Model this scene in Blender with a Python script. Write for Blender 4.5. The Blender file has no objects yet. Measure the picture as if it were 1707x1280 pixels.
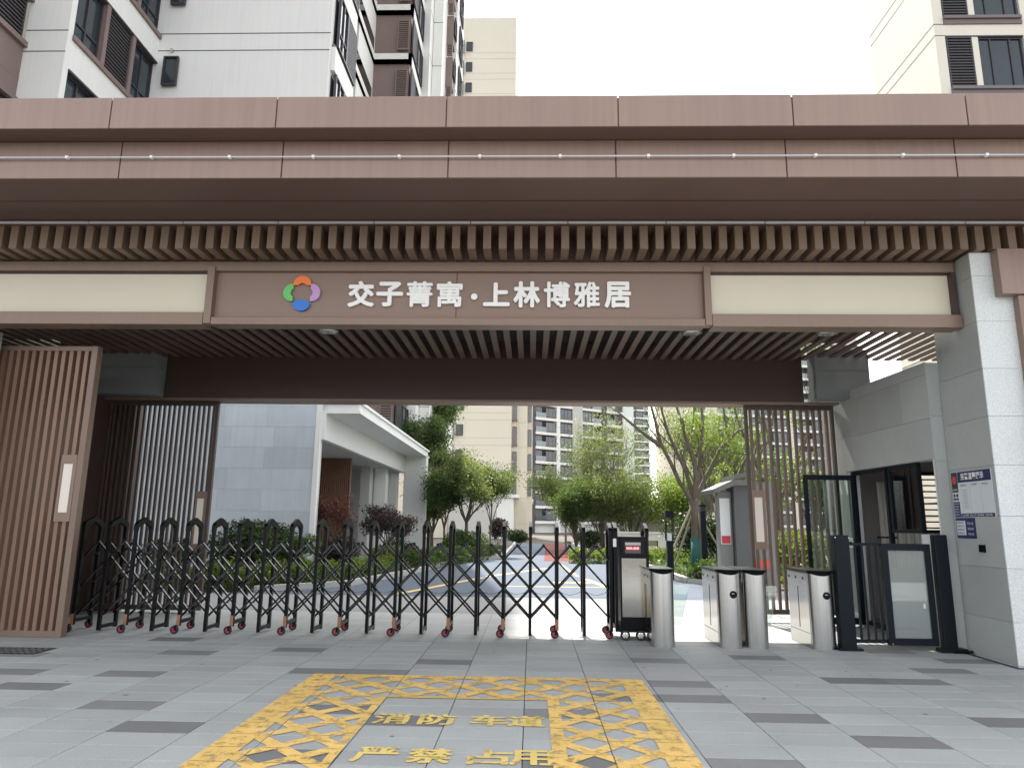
import bpy, math, random
from mathutils import Vector, Matrix
R = math.radians
random.seed(7)
SC = bpy.context.scene
COL = SC.collection

# ------------------------------------------------------------------ camera
CAMP = Vector((0, 0, 1.5))
pit, yaw, rol = 0.196683174, 0.0292147677, 0.0121476302
cy, sy, cp, sp = math.cos(yaw), math.sin(yaw), math.cos(pit), math.sin(pit)
fwd = Vector((-sy*cp, cy*cp, sp)); rt0 = Vector((cy, sy, 0)); up0 = rt0.cross(fwd)
rt = rt0*math.cos(rol) + up0*math.sin(rol); up = up0*math.cos(rol) - rt0*math.sin(rol)
cam = bpy.data.cameras.new('camera'); cam.lens = 36*1176.784/1707; cam.sensor_width = 36
cam.clip_start = 0.1; cam.clip_end = 2000
co = bpy.data.objects.new('camera', cam); COL.objects.link(co)
m = Matrix((rt, up, -fwd)).transposed().to_4x4(); m.translation = CAMP
co.matrix_world = m; SC.camera = co

# ------------------------------------------------------------------ light
SUN_EL, SUN_AZ = R(56.5), math.atan2(-0.16, 1.0)       # azimuth measured from +Y towards +X
W = bpy.data.worlds.new("World"); SC.world = W; W.use_nodes = True
wn = W.node_tree; wn.nodes.clear()
sky = wn.nodes.new('ShaderNodeTexSky'); sky.sky_type = 'NISHITA'; sky.sun_disc = False
sky.sun_elevation = SUN_EL; sky.sun_rotation = SUN_AZ; sky.dust_density = 2.5; sky.air_density = 0.8; sky.ozone_density = 0.6
sky.altitude = 0
bg = wn.nodes.new('ShaderNodeBackground'); bg.inputs[1].default_value = 0.15
wo = wn.nodes.new('ShaderNodeOutputWorld')
hs = wn.nodes.new('ShaderNodeHueSaturation'); hs.inputs['Saturation'].default_value = .17      # thin white overcast veil
wn.links.new(sky.outputs[0], hs.inputs['Color']); wn.links.new(hs.outputs[0], bg.inputs[0]); wn.links.new(bg.outputs[0], wo.inputs[0])
sl = bpy.data.lights.new('sun', 'SUN'); sl.energy = 2.6; sl.angle = R(0.6); sl.color = (1, .95, .87)
so = bpy.data.objects.new('sun', sl); COL.objects.link(so)
sd = Vector((math.sin(SUN_AZ)*math.cos(SUN_EL), math.cos(SUN_AZ)*math.cos(SUN_EL), math.sin(SUN_EL)))
so.rotation_euler = sd.to_track_quat('Z', 'Y').to_euler(); so.location = (0, 30, 60)
SC.view_settings.view_transform = 'Standard'; SC.view_settings.look = 'None'
SC.view_settings.exposure = 2.06; SC.view_settings.gamma = 1; SC.view_settings.use_curve_mapping = False

# ------------------------------------------------------------------ materials
def mat(name, col, rough=.6, metal=0, var=.0, vscale=3, spec=.5, bump=0, bscale=40, speck=0, spscale=120,
        isl=0, obr=0, streak=0, coat=0, stretch=None):
    M = bpy.data.materials.new(name); M.use_nodes = True; nt = M.node_tree; N = nt.nodes; L = nt.links
    b = N['Principled BSDF']; b.inputs['Roughness'].default_value = rough; b.inputs['Metallic'].default_value = metal
    b.inputs['Specular IOR Level'].default_value = spec; b.inputs['Coat Weight'].default_value = coat
    tc = N.new('ShaderNodeTexCoord'); geo = N.new('ShaderNodeNewGeometry')
    val = None
    def add(sock, amt, center=.5):
        nonlocal val
        a = N.new('ShaderNodeMath'); a.operation = 'MULTIPLY_ADD'; L.new(sock, a.inputs[0])
        a.inputs[1].default_value = amt*2; a.inputs[2].default_value = 1-amt*2*center
        if val is None: val = a.outputs[0]
        else:
            q = N.new('ShaderNodeMath'); q.operation = 'MULTIPLY'; L.new(val, q.inputs[0]); L.new(a.outputs[0], q.inputs[1]); val = q.outputs[0]
    def noise(scale, det=4, st=None):
        n = N.new('ShaderNodeTexNoise'); n.inputs['Scale'].default_value = scale; n.inputs['Detail'].default_value = det
        if st:
            mp = N.new('ShaderNodeMapping'); mp.inputs['Scale'].default_value = st; L.new(geo.outputs['Position'], mp.inputs[0]); L.new(mp.outputs[0], n.inputs['Vector'])
        else: L.new(geo.outputs['Position'], n.inputs['Vector'])
        return n.outputs['Fac']
    if var: add(noise(vscale, 6, stretch), var)
    if streak: add(noise(1, 5, (14, 14, .5)), streak)
    if speck: add(noise(spscale, 2), speck)
    if isl: add(geo.outputs['Random Per Island'], isl)
    if obr:
        oi = N.new('ShaderNodeObjectInfo'); add(oi.outputs['Random'], obr)
    if val is not None:
        mx = N.new('ShaderNodeVectorMath'); mx.operation = 'SCALE'; mx.inputs[0].default_value = col
        L.new(val, mx.inputs['Scale']); L.new(mx.outputs[0], b.inputs['Base Color'])
    else: b.inputs['Base Color'].default_value = (*col, 1)
    if bump:
        bp = N.new('ShaderNodeBump'); bp.inputs['Strength'].default_value = bump; bp.inputs['Distance'].default_value = .02
        L.new(noise(bscale, 4), bp.inputs['Height']); L.new(bp.outputs[0], b.inputs['Normal'])
    return M

def leafmat(name, c1, c2, trans=.45):
    M = bpy.data.materials.new(name); M.use_nodes = True; nt = M.node_tree; N = nt.nodes; L = nt.links
    N.clear(); out = N.new('ShaderNodeOutputMaterial'); geo = N.new('ShaderNodeNewGeometry')
    n = N.new('ShaderNodeTexNoise'); n.inputs['Scale'].default_value = 1.3; L.new(geo.outputs['Position'], n.inputs['Vector'])
    ad = N.new('ShaderNodeMath'); ad.operation = 'ADD'; L.new(geo.outputs['Random Per Island'], ad.inputs[0]); L.new(n.outputs['Fac'], ad.inputs[1])
    ml = N.new('ShaderNodeMath'); ml.operation = 'MULTIPLY_ADD'; ml.inputs[1].default_value = .8; ml.inputs[2].default_value = -.3; L.new(ad.outputs[0], ml.inputs[0]); ml.use_clamp = True
    mx = N.new('ShaderNodeMix'); mx.data_type = 'RGBA'; mx.inputs[6].default_value = (*c1, 1); mx.inputs[7].default_value = (*c2, 1); L.new(ml.outputs[0], mx.inputs[0])
    d = N.new('ShaderNodeBsdfPrincipled'); d.inputs['Roughness'].default_value = .5; L.new(mx.outputs[2], d.inputs['Base Color'])
    t = N.new('ShaderNodeBsdfTranslucent'); sc = N.new('ShaderNodeVectorMath'); sc.operation = 'MULTIPLY'; sc.inputs[1].default_value = (1.5, 1.5, .6)
    L.new(mx.outputs[2], sc.inputs[0]); L.new(sc.outputs[0], t.inputs[0])
    ms = N.new('ShaderNodeMixShader'); ms.inputs[0].default_value = trans; L.new(d.outputs[0], ms.inputs[1]); L.new(t.outputs[0], ms.inputs[2]); L.new(ms.outputs[0], out.inputs[0])
    return M

def glassmat(name, tint=(.85, .92, .9), refl=.10, milk=0):
    M = bpy.data.materials.new(name); M.use_nodes = True; nt = M.node_tree; N = nt.nodes; L = nt.links
    N.clear(); out = N.new('ShaderNodeOutputMaterial')
    tr = N.new('ShaderNodeBsdfTransparent'); tr.inputs[0].default_value = (*tint, 1)
    gl = N.new('ShaderNodeBsdfGlossy'); gl.inputs['Roughness'].default_value = .02
    fr = N.new('ShaderNodeFresnel'); fr.inputs[0].default_value = 1.5
    ad = N.new('ShaderNodeMath'); ad.operation = 'ADD'; ad.inputs[1].default_value = refl; L.new(fr.outputs[0], ad.inputs[0]); ad.use_clamp = True
    ms = N.new('ShaderNodeMixShader'); L.new(ad.outputs[0], ms.inputs[0]); L.new(tr.outputs[0], ms.inputs[1]); L.new(gl.outputs[0], ms.inputs[2])
    last = ms
    if milk:
        df = N.new('ShaderNodeBsdfDiffuse'); df.inputs[0].default_value = (.6, .65, .65, 1)
        m2 = N.new('ShaderNodeMixShader'); m2.inputs[0].default_value = milk; L.new(ms.outputs[0], m2.inputs[1]); L.new(df.outputs[0], m2.inputs[2]); last = m2
    L.new(last.outputs[0], out.inputs[0]); return M

def emis(name, col, st):
    M = bpy.data.materials.new(name); M.use_nodes = True; b = M.node_tree.nodes['Principled BSDF']
    b.inputs['Base Color'].default_value = (*col, 1); b.inputs['Emission Color'].default_value = (*col, 1); b.inputs['Emission Strength'].default_value = st; return M

def paintmat(name, col, lo, hi):
    M = mat(name, col, .8, spec=.2, var=.30, vscale=2.2, speck=.15, spscale=60); nt = M.node_tree; N = nt.nodes; L = nt.links
    b = N['Principled BSDF']; out = [n for n in N if n.type == 'OUTPUT_MATERIAL'][0]
    geo = N.new('ShaderNodeNewGeometry'); n = N.new('ShaderNodeTexNoise'); n.inputs['Scale'].default_value = 9; n.inputs['Detail'].default_value = 9; n.inputs['Roughness'].default_value = .75
    L.new(geo.outputs['Position'], n.inputs['Vector'])
    mr = N.new('ShaderNodeMapRange'); mr.inputs[1].default_value = lo; mr.inputs[2].default_value = hi; L.new(n.outputs['Fac'], mr.inputs[0])
    tr = N.new('ShaderNodeBsdfTransparent'); ms = N.new('ShaderNodeMixShader'); L.new(mr.outputs[0], ms.inputs[0]); L.new(b.outputs[0], ms.inputs[2]); L.new(tr.outputs[0], ms.inputs[1]); L.new(ms.outputs[0], out.inputs[0])
    return M

BR = mat('brown_metal', (.222, .153, .115), .42, .2, var=.10, vscale=1.2, streak=.07)
BRF = mat('brown_fascia', (.265, .184, .150), .40, .25, var=.10, vscale=.9, streak=.16)
FRB = mat('frame_brown', (.20, .138, .104), .45, .15, var=.1)
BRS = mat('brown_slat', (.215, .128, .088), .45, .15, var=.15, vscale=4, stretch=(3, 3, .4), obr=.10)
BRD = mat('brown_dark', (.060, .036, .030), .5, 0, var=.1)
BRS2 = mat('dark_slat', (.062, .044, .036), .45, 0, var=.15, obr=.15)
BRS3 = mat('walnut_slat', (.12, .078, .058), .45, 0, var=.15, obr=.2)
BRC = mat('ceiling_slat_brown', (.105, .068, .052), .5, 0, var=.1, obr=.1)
SIGNB = mat('sign_brown', (.25, .175, .138), .5, .2, var=.05, vscale=1)
CREAM = mat('cream_lightbox', (.66, .60, .47), .35, 0, var=.05, vscale=1.5)
WHT = mat('white_letter', (.88, .87, .85), .35)
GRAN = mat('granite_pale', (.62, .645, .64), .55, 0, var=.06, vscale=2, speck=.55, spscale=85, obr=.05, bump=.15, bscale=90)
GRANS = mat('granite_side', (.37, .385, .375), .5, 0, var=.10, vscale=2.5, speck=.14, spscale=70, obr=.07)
PAV = mat('paving', (.345, .358, .352), .66, 0, spec=.22, var=.24, vscale=.9, speck=.42, spscale=110, obr=.075, bump=.12, bscale=150)
PAVD = mat('paving_dark', (.185, .186, .186), .66, 0, spec=.22, var=.15, vscale=2.5, speck=.3, spscale=130, obr=.15)
JOINT = mat('joint', (.06, .062, .062), .9, 0, var=.3, vscale=8)
YEL = paintmat('yellow_paint', (.70, .47, .15), .33, .50)
YELW = paintmat('yellow_paint_worn', (.66, .50, .16), .35, .48)
ASPH = mat('asphalt', (.105, .125, .155), .9, 0, spec=.12, var=.12, vscale=.6, speck=.35, spscale=60)
CONC = mat('concrete_apron', (.27, .27, .27), .9, 0, spec=.12, var=.15, vscale=.8, speck=.2, spscale=60)
RED = mat('red_path', (.15, .055, .05), .9, 0, spec=.1, var=.15)
SOIL = mat('soil', (.07, .06, .045), .95, 0, var=.4, vscale=4)
BLK = mat('black_metal', (.004, .0045, .0055), .28, 0, spec=.14)
BLKM = mat('dark_frame', (.008, .0105, .015), .4, 0, spec=.14)
RUB = mat('rubber', (.02, .02, .02), .8)
REDH = mat('red_hub', (.42, .03, .05), .4)
ORG = mat('orange_leg', (.26, .11, .05), .5, var=.3, vscale=20)
STEEL = mat('stainless', (.52, .52, .51), .26, 1, var=.30, vscale=1, stretch=(26, 26, .12))  # brushed finish; vertical bands in the colour stand in for reflected surroundings
STEELP = mat('stainless_polished', (.42, .41, .39), .14, 1, var=.15, vscale=2, bump=.06, bscale=5)
FAC = mat('facade_white', (.74, .745, .715), .8, 0, var=.05, vscale=.5, streak=.07)
FACC = mat('facade_cream', (.66, .61, .51), .8, 0, var=.05, vscale=.2, streak=.05)
FACG = mat('facade_grey', (.50, .49, .46), .8, 0, var=.08, vscale=.3)
GRAND = mat('granite_shaded', (.17, .185, .185), .5, 0, var=.1, speck=.1, spscale=70)  # pier granite darkened, under-canopy shade put into its colour
TILEG = mat('grey_blue_tile', (.46, .51, .55), .35, 0, var=.10, vscale=2, obr=.09, streak=.09)
FBR = mat('facade_brown', (.20, .145, .13), .6, 0, var=.06)
FDK = mat('facade_dark', (.07, .065, .075), .6, 0, var=.1)
GLS = mat('window_glass', (.03, .045, .055), .06, 0, spec=.5, var=.3, vscale=.7)
WGL = mat('window_glass_far', (.07, .085, .09), .12, 0, spec=.8, obr=.45)
WFR = mat('window_frame', (.05, .045, .05), .5, .2)
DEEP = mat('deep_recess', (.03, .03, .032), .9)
GLASS = glassmat('clear_glass'); GLASSM = glassmat('milky_glass', (.6, .66, .65), .12, .62)
RAILG = glassmat('rail_glass', (.42, .50, .48), .12)
NAVY = mat('navy_print', (.018, .02, .10), .4); PWH = mat('poster_white', (.62, .66, .68), .4)
BLKG = mat('black_gloss', (.004, .0045, .0055), .2, 0, spec=.38)
TJ = mat('tile_joint_pale', (.58, .61, .62), .6)
BARK = mat('bark', (.115, .095, .07), .9, 0, var=.35, vscale=6, bump=.5, bscale=25)
BARKG = mat('bark_grey', (.17, .155, .12), .9, 0, var=.35, vscale=6, bump=.5, bscale=25)
GREENW = mat('green_wrap', (.015, .10, .085), .7)
POLE = mat('stake_wood', (.26, .23, .17), .8, 0, var=.2)
LED = emis('led_red', (1, .12, .12), 1.6)
LAMPD = mat('lamp_diffuser', (.75, .68, .60), .5)
STRIP = mat('strip_white', (.6, .62, .65), .4)
GREEN_D = leafmat('leaf_dark', (.012, .028, .012), (.05, .085, .025), .3)
GREEN_M = leafmat('leaf_mid', (.032, .066, .025), (.105, .16, .058), .5)
GREEN_Y = leafmat('leaf_yellow_green', (.07, .12, .025), (.19, .26, .055), .45)
GREEN_P = leafmat('leaf_pale', (.07, .10, .04), (.18, .22, .09), .5)
MAPLE = leafmat('leaf_red', (.06, .018, .018), (.17, .055, .045), .4)
PURP = leafmat('leaf_purple', (.022, .016, .022), (.075, .05, .055), .35)

# ------------------------------------------------------------------ builders
class MB:
    def __init__(s): s.v = []; s.f = []; s.m = []; s.mi = 0
    def quad(s, a, b, c, d):
        n = len(s.v); s.v += [tuple(a), tuple(b), tuple(c), tuple(d)]; s.f.append((n, n+1, n+2, n+3)); s.m.append(s.mi); return s
    def poly(s, pts):
        n = len(s.v); s.v += [tuple(p) for p in pts]; s.f.append(tuple(range(n, n+len(pts)))); s.m.append(s.mi); return s
    def hexa(s, p):
        n = len(s.v); s.v += [tuple(q) for q in p]
        for f in ((0, 3, 2, 1), (4, 5, 6, 7), (0, 1, 5, 4), (1, 2, 6, 5), (2, 3, 7, 6), (3, 0, 4, 7)):
            s.f.append(tuple(n+i for i in f)); s.m.append(s.mi)
        return s
    def box(s, x0, x1, y0, y1, z0, z1):
        return s.hexa([(x0, y0, z0), (x1, y0, z0), (x1, y1, z0), (x0, y1, z0), (x0, y0, z1), (x1, y0, z1), (x1, y1, z1), (x0, y1, z1)])
    def bar(s, a, b, w, h, upv=(0, 0, 1)):
        a = Vector(a); b = Vector(b); d = (b-a).normalized(); u = Vector(upv)
        sd_ = d.cross(u)
        if sd_.length < 1e-4: sd_ = d.cross(Vector((1, 0, 0)))
        sd_.normalize(); u = sd_.cross(d).normalized(); sd_ = sd_*w/2; u = u*h/2
        return s.hexa([a-sd_-u, a+sd_-u, b+sd_-u, b-sd_-u, a-sd_+u, a+sd_+u, b+sd_+u, b-sd_+u])
    def tube(s, pts, rads, n=6, cap=True):
        pts = [Vector(p) for p in pts]; base = len(s.v); pu = None
        for i, p in enumerate(pts):
            d = (pts[min(i+1, len(pts)-1)] - pts[max(i-1, 0)]).normalized()
            if pu is None:
                pu = d.orthogonal().normalized()
            u = (pu - d*pu.dot(d)); u = u.normalized() if u.length > 1e-5 else d.orthogonal().normalized(); pu = u; w = d.cross(u)
            r = rads[i] if isinstance(rads, (list, tuple)) else rads
            for k in range(n):
                a = 2*math.pi*k/n; s.v.append(tuple(p+u*r*math.cos(a)+w*r*math.sin(a)))
        for i in range(len(pts)-1):
            for k in range(n):
                s.f.append((base+i*n+k, base+i*n+(k+1) % n, base+(i+1)*n+(k+1) % n, base+(i+1)*n+k)); s.m.append(s.mi)
        if cap:
            s.f.append(tuple(base+k for k in reversed(range(n)))); s.m.append(s.mi)
            s.f.append(tuple(base+(len(pts)-1)*n+k for k in range(n))); s.m.append(s.mi)
        return s
    def prism(s, poly, axis, a, b):
        # poly: list of 2D points; axis 0/1/2 = extruded axis
        def P(q, t):
            if axis == 0: return (t, q[0], q[1])
            if axis == 1: return (q[0], t, q[1])
            return (q[0], q[1], t)
        n = len(s.v); k = len(poly); s.v += [P(q, a) for q in poly]+[P(q, b) for q in poly]
        s.f.append(tuple(n+i for i in reversed(range(k)))); s.f.append(tuple(n+k+i for i in range(k))); s.m += [s.mi]*2
        for i in range(k):
            s.f.append((n+i, n+(i+1) % k, n+k+(i+1) % k, n+k+i)); s.m.append(s.mi)
        return s

BASE = {}
def link(o, parent=None):
    COL.objects.link(o)
    if parent is not None: o.parent = parent
    return o
def thing(name, label, cat, loc=(0, 0, 0), group=None):
    o = bpy.data.objects.new(name, None); o.empty_display_size = .2; o.location = loc; link(o)
    BASE[o.name] = Vector(loc); o['label'] = label; o['category'] = cat
    if group: o['group'] = group
    return o
def fin(mb, name, mats, base=Vector((0, 0, 0)), smooth=False, bevel=0):
    me = bpy.data.meshes.new(name)
    me.from_pydata([(v[0]-base[0], v[1]-base[1], v[2]-base[2]) for v in mb.v], [], mb.f)
    if not isinstance(mats, (list, tuple)): mats = [mats]
    for m_ in mats: me.materials.append(m_)
    if len(mats) > 1: me.polygons.foreach_set('material_index', mb.m)
    if smooth: me.polygons.foreach_set('use_smooth', [True]*len(me.polygons))
    me.update(); return me
def part(mb, name, mats, parent, smooth=False, label=None, bevel=0, stuff=False):
    b = BASE[parent.name]; o = bpy.data.objects.new(name, fin(mb, name, mats, b, smooth)); link(o, parent); BASE[o.name] = b
    if label: o['label'] = label
    if stuff: o['kind'] = 'stuff'
    if bevel:
        md = o.modifiers.new('bevel', 'BEVEL'); md.width = bevel; md.segments = 2; md.limit_method = 'ANGLE'
    return o
def part_split(mb, name, mats, parent):
    for i in range(0, len(mb.v), 8):
        q = MB(); q.hexa(mb.v[i:i+8]); part(q, name, mats, parent)
def solo(mb, name, mats, label, cat, group=None, smooth=False, bevel=0):
    o = bpy.data.objects.new(name, fin(mb, name, mats, smooth=smooth)); link(o); BASE[o.name] = Vector((0, 0, 0))
    o['label'] = label; o['category'] = cat
    if group: o['group'] = group
    if bevel:
        md = o.modifiers.new('bevel', 'BEVEL'); md.width = bevel; md.segments = 2; md.limit_method = 'ANGLE'
    return o
def struct(mb, name, mats, kind='structure'):
    o = bpy.data.objects.new(name, fin(mb, name, mats)); link(o); BASE[o.name] = Vector((0, 0, 0)); o['kind'] = kind; return o
def place(mesh, name, parent, loc, rz=0, stuff=False):
    # loc in world; parent has identity rotation
    b = BASE[parent.name]; o = bpy.data.objects.new(name, mesh); link(o, parent); o.location = Vector(loc)-b; o.rotation_euler = (0, 0, rz); BASE[o.name] = Vector(loc); return o
def dup(root, dx, dy, label, rz=0):
    r = root.copy(); COL.objects.link(r); r.location = root.location+Vector((dx, dy, 0)); r['label'] = label
    for ch in root.children:
        c = ch.copy(); COL.objects.link(c); c.parent = r
        for g in ch.children:
            d = g.copy(); COL.objects.link(d); d.parent = c
    return r
def text_mesh(s, size, extrude, offset=0.0):
    cu = bpy.data.curves.new('txt', 'FONT'); cu.body = s; cu.size = size; cu.extrude = extrude; cu.offset = offset; cu.resolution_u = 3
    cu.align_x = 'CENTER'; cu.align_y = 'CENTER'
    o = bpy.data.objects.new('txt', cu); COL.objects.link(o); bpy.context.view_layer.update()
    dg = bpy.context.evaluated_depsgraph_get(); me = bpy.data.meshes.new_from_object(o.evaluated_get(dg)); bpy.data.objects.remove(o); bpy.data.curves.remove(cu)
    return me
def fit_text(s, w, h, extrude, offset=0.0):
    me = text_mesh(s, 1.0, extrude, offset)
    xs = [v.co.x for v in me.vertices]; ys = [v.co.y for v in me.vertices]
    if not xs: return me
    cx, cy_ = (min(xs)+max(xs))/2, (min(ys)+max(ys))/2; sx, sy_ = w/(max(xs)-min(xs)), h/(max(ys)-min(ys))
    for v in me.vertices: v.co.x = (v.co.x-cx)*sx; v.co.y = (v.co.y-cy_)*sy_
    return me

def bold(me, r, n=8, dz=.0003):
    v0 = [v.co.copy() for v in me.vertices]; f0 = [tuple(p.vertices) for p in me.polygons]; V = []; F = []
    for i in range(n+1):
        a = 6.2832*i/n; dx, dy = (0, 0) if i == n else (r*math.cos(a), r*math.sin(a)); b0 = len(V)
        V += [(v.x+dx, v.y+dy, v.z+dz*i) for v in v0]; F += [tuple(b0+j for j in f) for f in f0]
    m2 = bpy.data.meshes.new(me.name); m2.from_pydata(V, [], F); m2.update(); return m2

def leaves(mb, centers, per, spread, size, flat=1.0):
    rnd = random.random; g = random.gauss
    for c in centers:
        for _ in range(per):
            p = Vector((c[0]+g(0, spread), c[1]+g(0, spread), c[2]+g(0, spread)*flat))
            a = Vector((rnd()-.5, rnd()-.5, rnd()-.5)).normalized(); b = a.orthogonal().normalized()
            b = (Matrix.Rotation(rnd()*6.28, 3, a) @ b); s_ = size*(.6+.8*rnd()); w = s_*.5
            q = a.cross(b)
            mb.quad(p-b*s_*.5, p+q*w*.5, p+b*s_*.5, p-q*w*.5)

def branch(mb, p, d, L, r, depth, tips, wob=.25, spread=.6, kids=3, up_=.15, segs=4, tipd=1):
    pts = [Vector(p)]; rads = [r]; d = Vector(d).normalized()
    for i in range(segs):
        d = (d + Vector((random.gauss(0, wob*.4), random.gauss(0, wob*.4), up_*.3+random.gauss(0, wob*.2)))).normalized()
        pts.append(pts[-1]+d*L/segs); rads.append(r*(1-.5*(i+1)/segs))
    mb.tube(pts, rads, 5 if depth > 1 else 4, cap=False)
    if depth <= tipd: tips += pts[1:] if depth == 0 else pts[2:]
    if depth > 0:
        for k in range(kids):
            t = random.uniform(.45, 1); idx = min(int(t*segs), segs); q = pts[idx]
            ax = Vector((random.gauss(0, 1), random.gauss(0, 1), random.gauss(.2, .6))).normalized()
            nd = (d + ax*spread).normalized()
            branch(mb, q, nd, L*random.uniform(.55, .8), rads[idx]*.62, depth-1, tips, wob, spread, kids, up_, segs, tipd)

def tree(name, label, cat, base, limbs, trunk_h, trunk_r, L, depth, lmat, per, spread_l, lsize, bark=BARK, kids=3, spread=.7, wob=.25, flat=.7, lean=(0, 0), group=None, keep=1.0, tipd=1):
    t = thing(name, label, cat, base, group)
    tb = MB(); p = Vector(base); top = p+Vector((lean[0], lean[1], trunk_h))
    mid = (p+top)/2+Vector((random.gauss(0, .04), 0, 0))
    tb.tube([p-Vector((0, 0, .1)), p+Vector((0, 0, .15)), mid, top], [trunk_r*1.4, trunk_r*1.05, trunk_r*.92, trunk_r*.85], 8)
    part(tb, 'trunk', bark, t, smooth=True)
    bb = MB(); tips = []
    for i in range(limbs):
        a = 6.283*i/limbs+random.random()*.6; d = Vector((math.cos(a)*spread, math.sin(a)*spread, 1))
        branch(bb, top-Vector((0, 0, random.random()*trunk_h*.2)), d, L*random.uniform(.8, 1.1), trunk_r*.6, depth, tips, wob, spread*.9, kids, tipd=tipd)
    part(bb, 'branches', bark, t, smooth=True)
    lb = MB(); tips = [q for q in tips if random.random() < keep]; leaves(lb, tips, per, spread_l, lsize, flat)
    part(lb, 'foliage', lmat, t, stuff=True)
    return t

def shrub(name, label, cat, c, rx, ry, rz, lmat, n, lsize, group=None, lumps=9, stems=6):
    t = thing(name, label, cat, (c[0], c[1], c[2]), group)
    sb = MB(); lb = MB(); cen = []
    for i in range(stems):
        a = random.random()*6.28; q = Vector((c[0]+math.cos(a)*rx*.5, c[1]+math.sin(a)*ry*.5, c[2]+rz*1.3))
        sb.tube([(c[0]+random.gauss(0, .05), c[1]+random.gauss(0, .05), c[2]-.05), ((c[0]+q.x)/2, (c[1]+q.y)/2, c[2]+rz*.5), q], [.02, .015, .006], 4)
    part(sb, 'stems', BARK, t)
    L_ = [(random.gauss(0, .45), random.gauss(0, .45), random.uniform(-.3, .75), random.uniform(.35, .62)) for _ in range(lumps)]
    g = random.gauss
    for _ in range(n):
        lx, ly, lz, lr = random.choice(L_); d = Vector((g(0, 1), g(0, 1), g(0, 1))).normalized()*lr*random.uniform(.55, 1.05)
        x, y, z = lx*.6+d.x, ly*.6+d.y, lz*.6+d.z
        if z < -.95: continue
        P = Vector((c[0]+x*rx, c[1]+y*ry, c[2]+rz*(1+z)))
        a = Vector((g(0, 1), g(0, 1), g(0, 1)+.5)).normalized(); b = a.orthogonal().normalized(); b = Matrix.Rotation(random.random()*6.28, 3, a) @ b
        s_ = lsize*random.uniform(.6, 1.3); q = a.cross(b)
        lb.quad(P-b*s_*.5, P+q*s_*.28, P+b*s_*.5, P-q*s_*.28)
    part(lb, 'foliage', lmat, t, stuff=True)
    return t

def hedge(name, label, x0, y0, x1, y1, w, h, lmat, n, lsize, cat='hedge', group=None, z=0.0):
    t = thing(name, label, cat, ((x0+x1)/2, (y0+y1)/2, z), group); lb = MB(); g = random.gauss
    a = Vector((x0, y0, z)); b = Vector((x1, y1, z)); d = b-a; nrm = Vector((-d.y, d.x, 0)).normalized()
    for _ in range(n):
        tt = random.random(); s_ = random.uniform(-1, 1); zz = random.random()
        if random.random() < .6: zz = random.uniform(.75, 1.0)+g(0, .04)
        hh = h*(.85+.18*math.sin(tt*d.length*5+s_*2)+.08*g(0, 1)) * math.sqrt(max(.1, 1-abs(s_)**4*.6))
        P = a+d*tt+nrm*s_*w/2+Vector((0, 0, zz*hh))
        u = Vector((g(0, 1), g(0, 1), g(0, 1))).normalized(); v = u.orthogonal().normalized(); v = Matrix.Rotation(random.random()*6.28, 3, u) @ v; q = u.cross(v); ls = lsize*random.uniform(.6, 1.3)
        lb.quad(P-v*ls*.5, P+q*ls*.3, P+v*ls*.5, P-q*ls*.3)
    part(lb, 'foliage', lmat, t, stuff=True)
    sb = MB(); k = max(3, int(d.length/1.2))
    for i in range(k):
        q = a+d*((i+.5)/k); sb.tube([q-Vector((0, 0, .03)), q+Vector((g(0, .05), g(0, .05), h*.6))], [.015, .006], 4)
    part(sb, 'stems', BARK, t)
    return t

# ================================================================== GROUND
g = MB(); g.quad((-600, -60, -.12), (600, -60, -.12), (600, 900, -.12), (-600, 900, -.12)); struct(g, 'ground', SOIL)
g = MB(); g.box(-14, 14, -4, 12.6, -.11, -.022); pave = struct(g, 'pavement', JOINT)
CW, RH, X0 = .605, .30, -.05
DARK = {(-9, 24), (-8, 22), (-7, 24), (-7, 28), (-6, 20), (-5, 18), (-5, 29), (-4, 25), (-3, 16), (-3, 20), (-3, 25), (-2, 19), (-2, 27), (0, 16), (0, 20), (1, 22), (2, 16), (2, 22), (2, 24), (2, 28), (3, 20), (4, 18), (4, 29), (5, 25), (6, 20), (6, 25), (7, 27), (8, 29), (-10, 27), (9, 24)}
DARK |= {(-8, 31), (7, 31)}
def slab_mesh(w, h, z0, z1, m_):
    b = MB(); j = .0030; x0, x1, y0, y1 = -w/2+j, w/2-j, -h/2+j, h/2-j; c = .003
    b.v = [(x0, y0, z0), (x1, y0, z0), (x1, y1, z0), (x0, y1, z0), (x0, y0, z1-c), (x1, y0, z1-c), (x1, y1, z1-c), (x0, y1, z1-c), (x0+c, y0+c, z1), (x1-c, y0+c, z1), (x1-c, y1-c, z1), (x0+c, y1-c, z1)]
    b.f = [(0, 1, 5, 4), (1, 2, 6, 5), (2, 3, 7, 6), (3, 0, 4, 7), (4, 5, 9, 8), (5, 6, 10, 9), (6, 7, 11, 10), (7, 4, 8, 11), (8, 9, 10, 11)]; b.m = [0]*9
    return fin(b, 'paving_slab', m_)
SL = [slab_mesh(CW, RH, -.021, 0, PAV), slab_mesh(CW, RH, -.021, 0, PAVD)]
cand = []; rest = [MB(), MB()]
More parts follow.
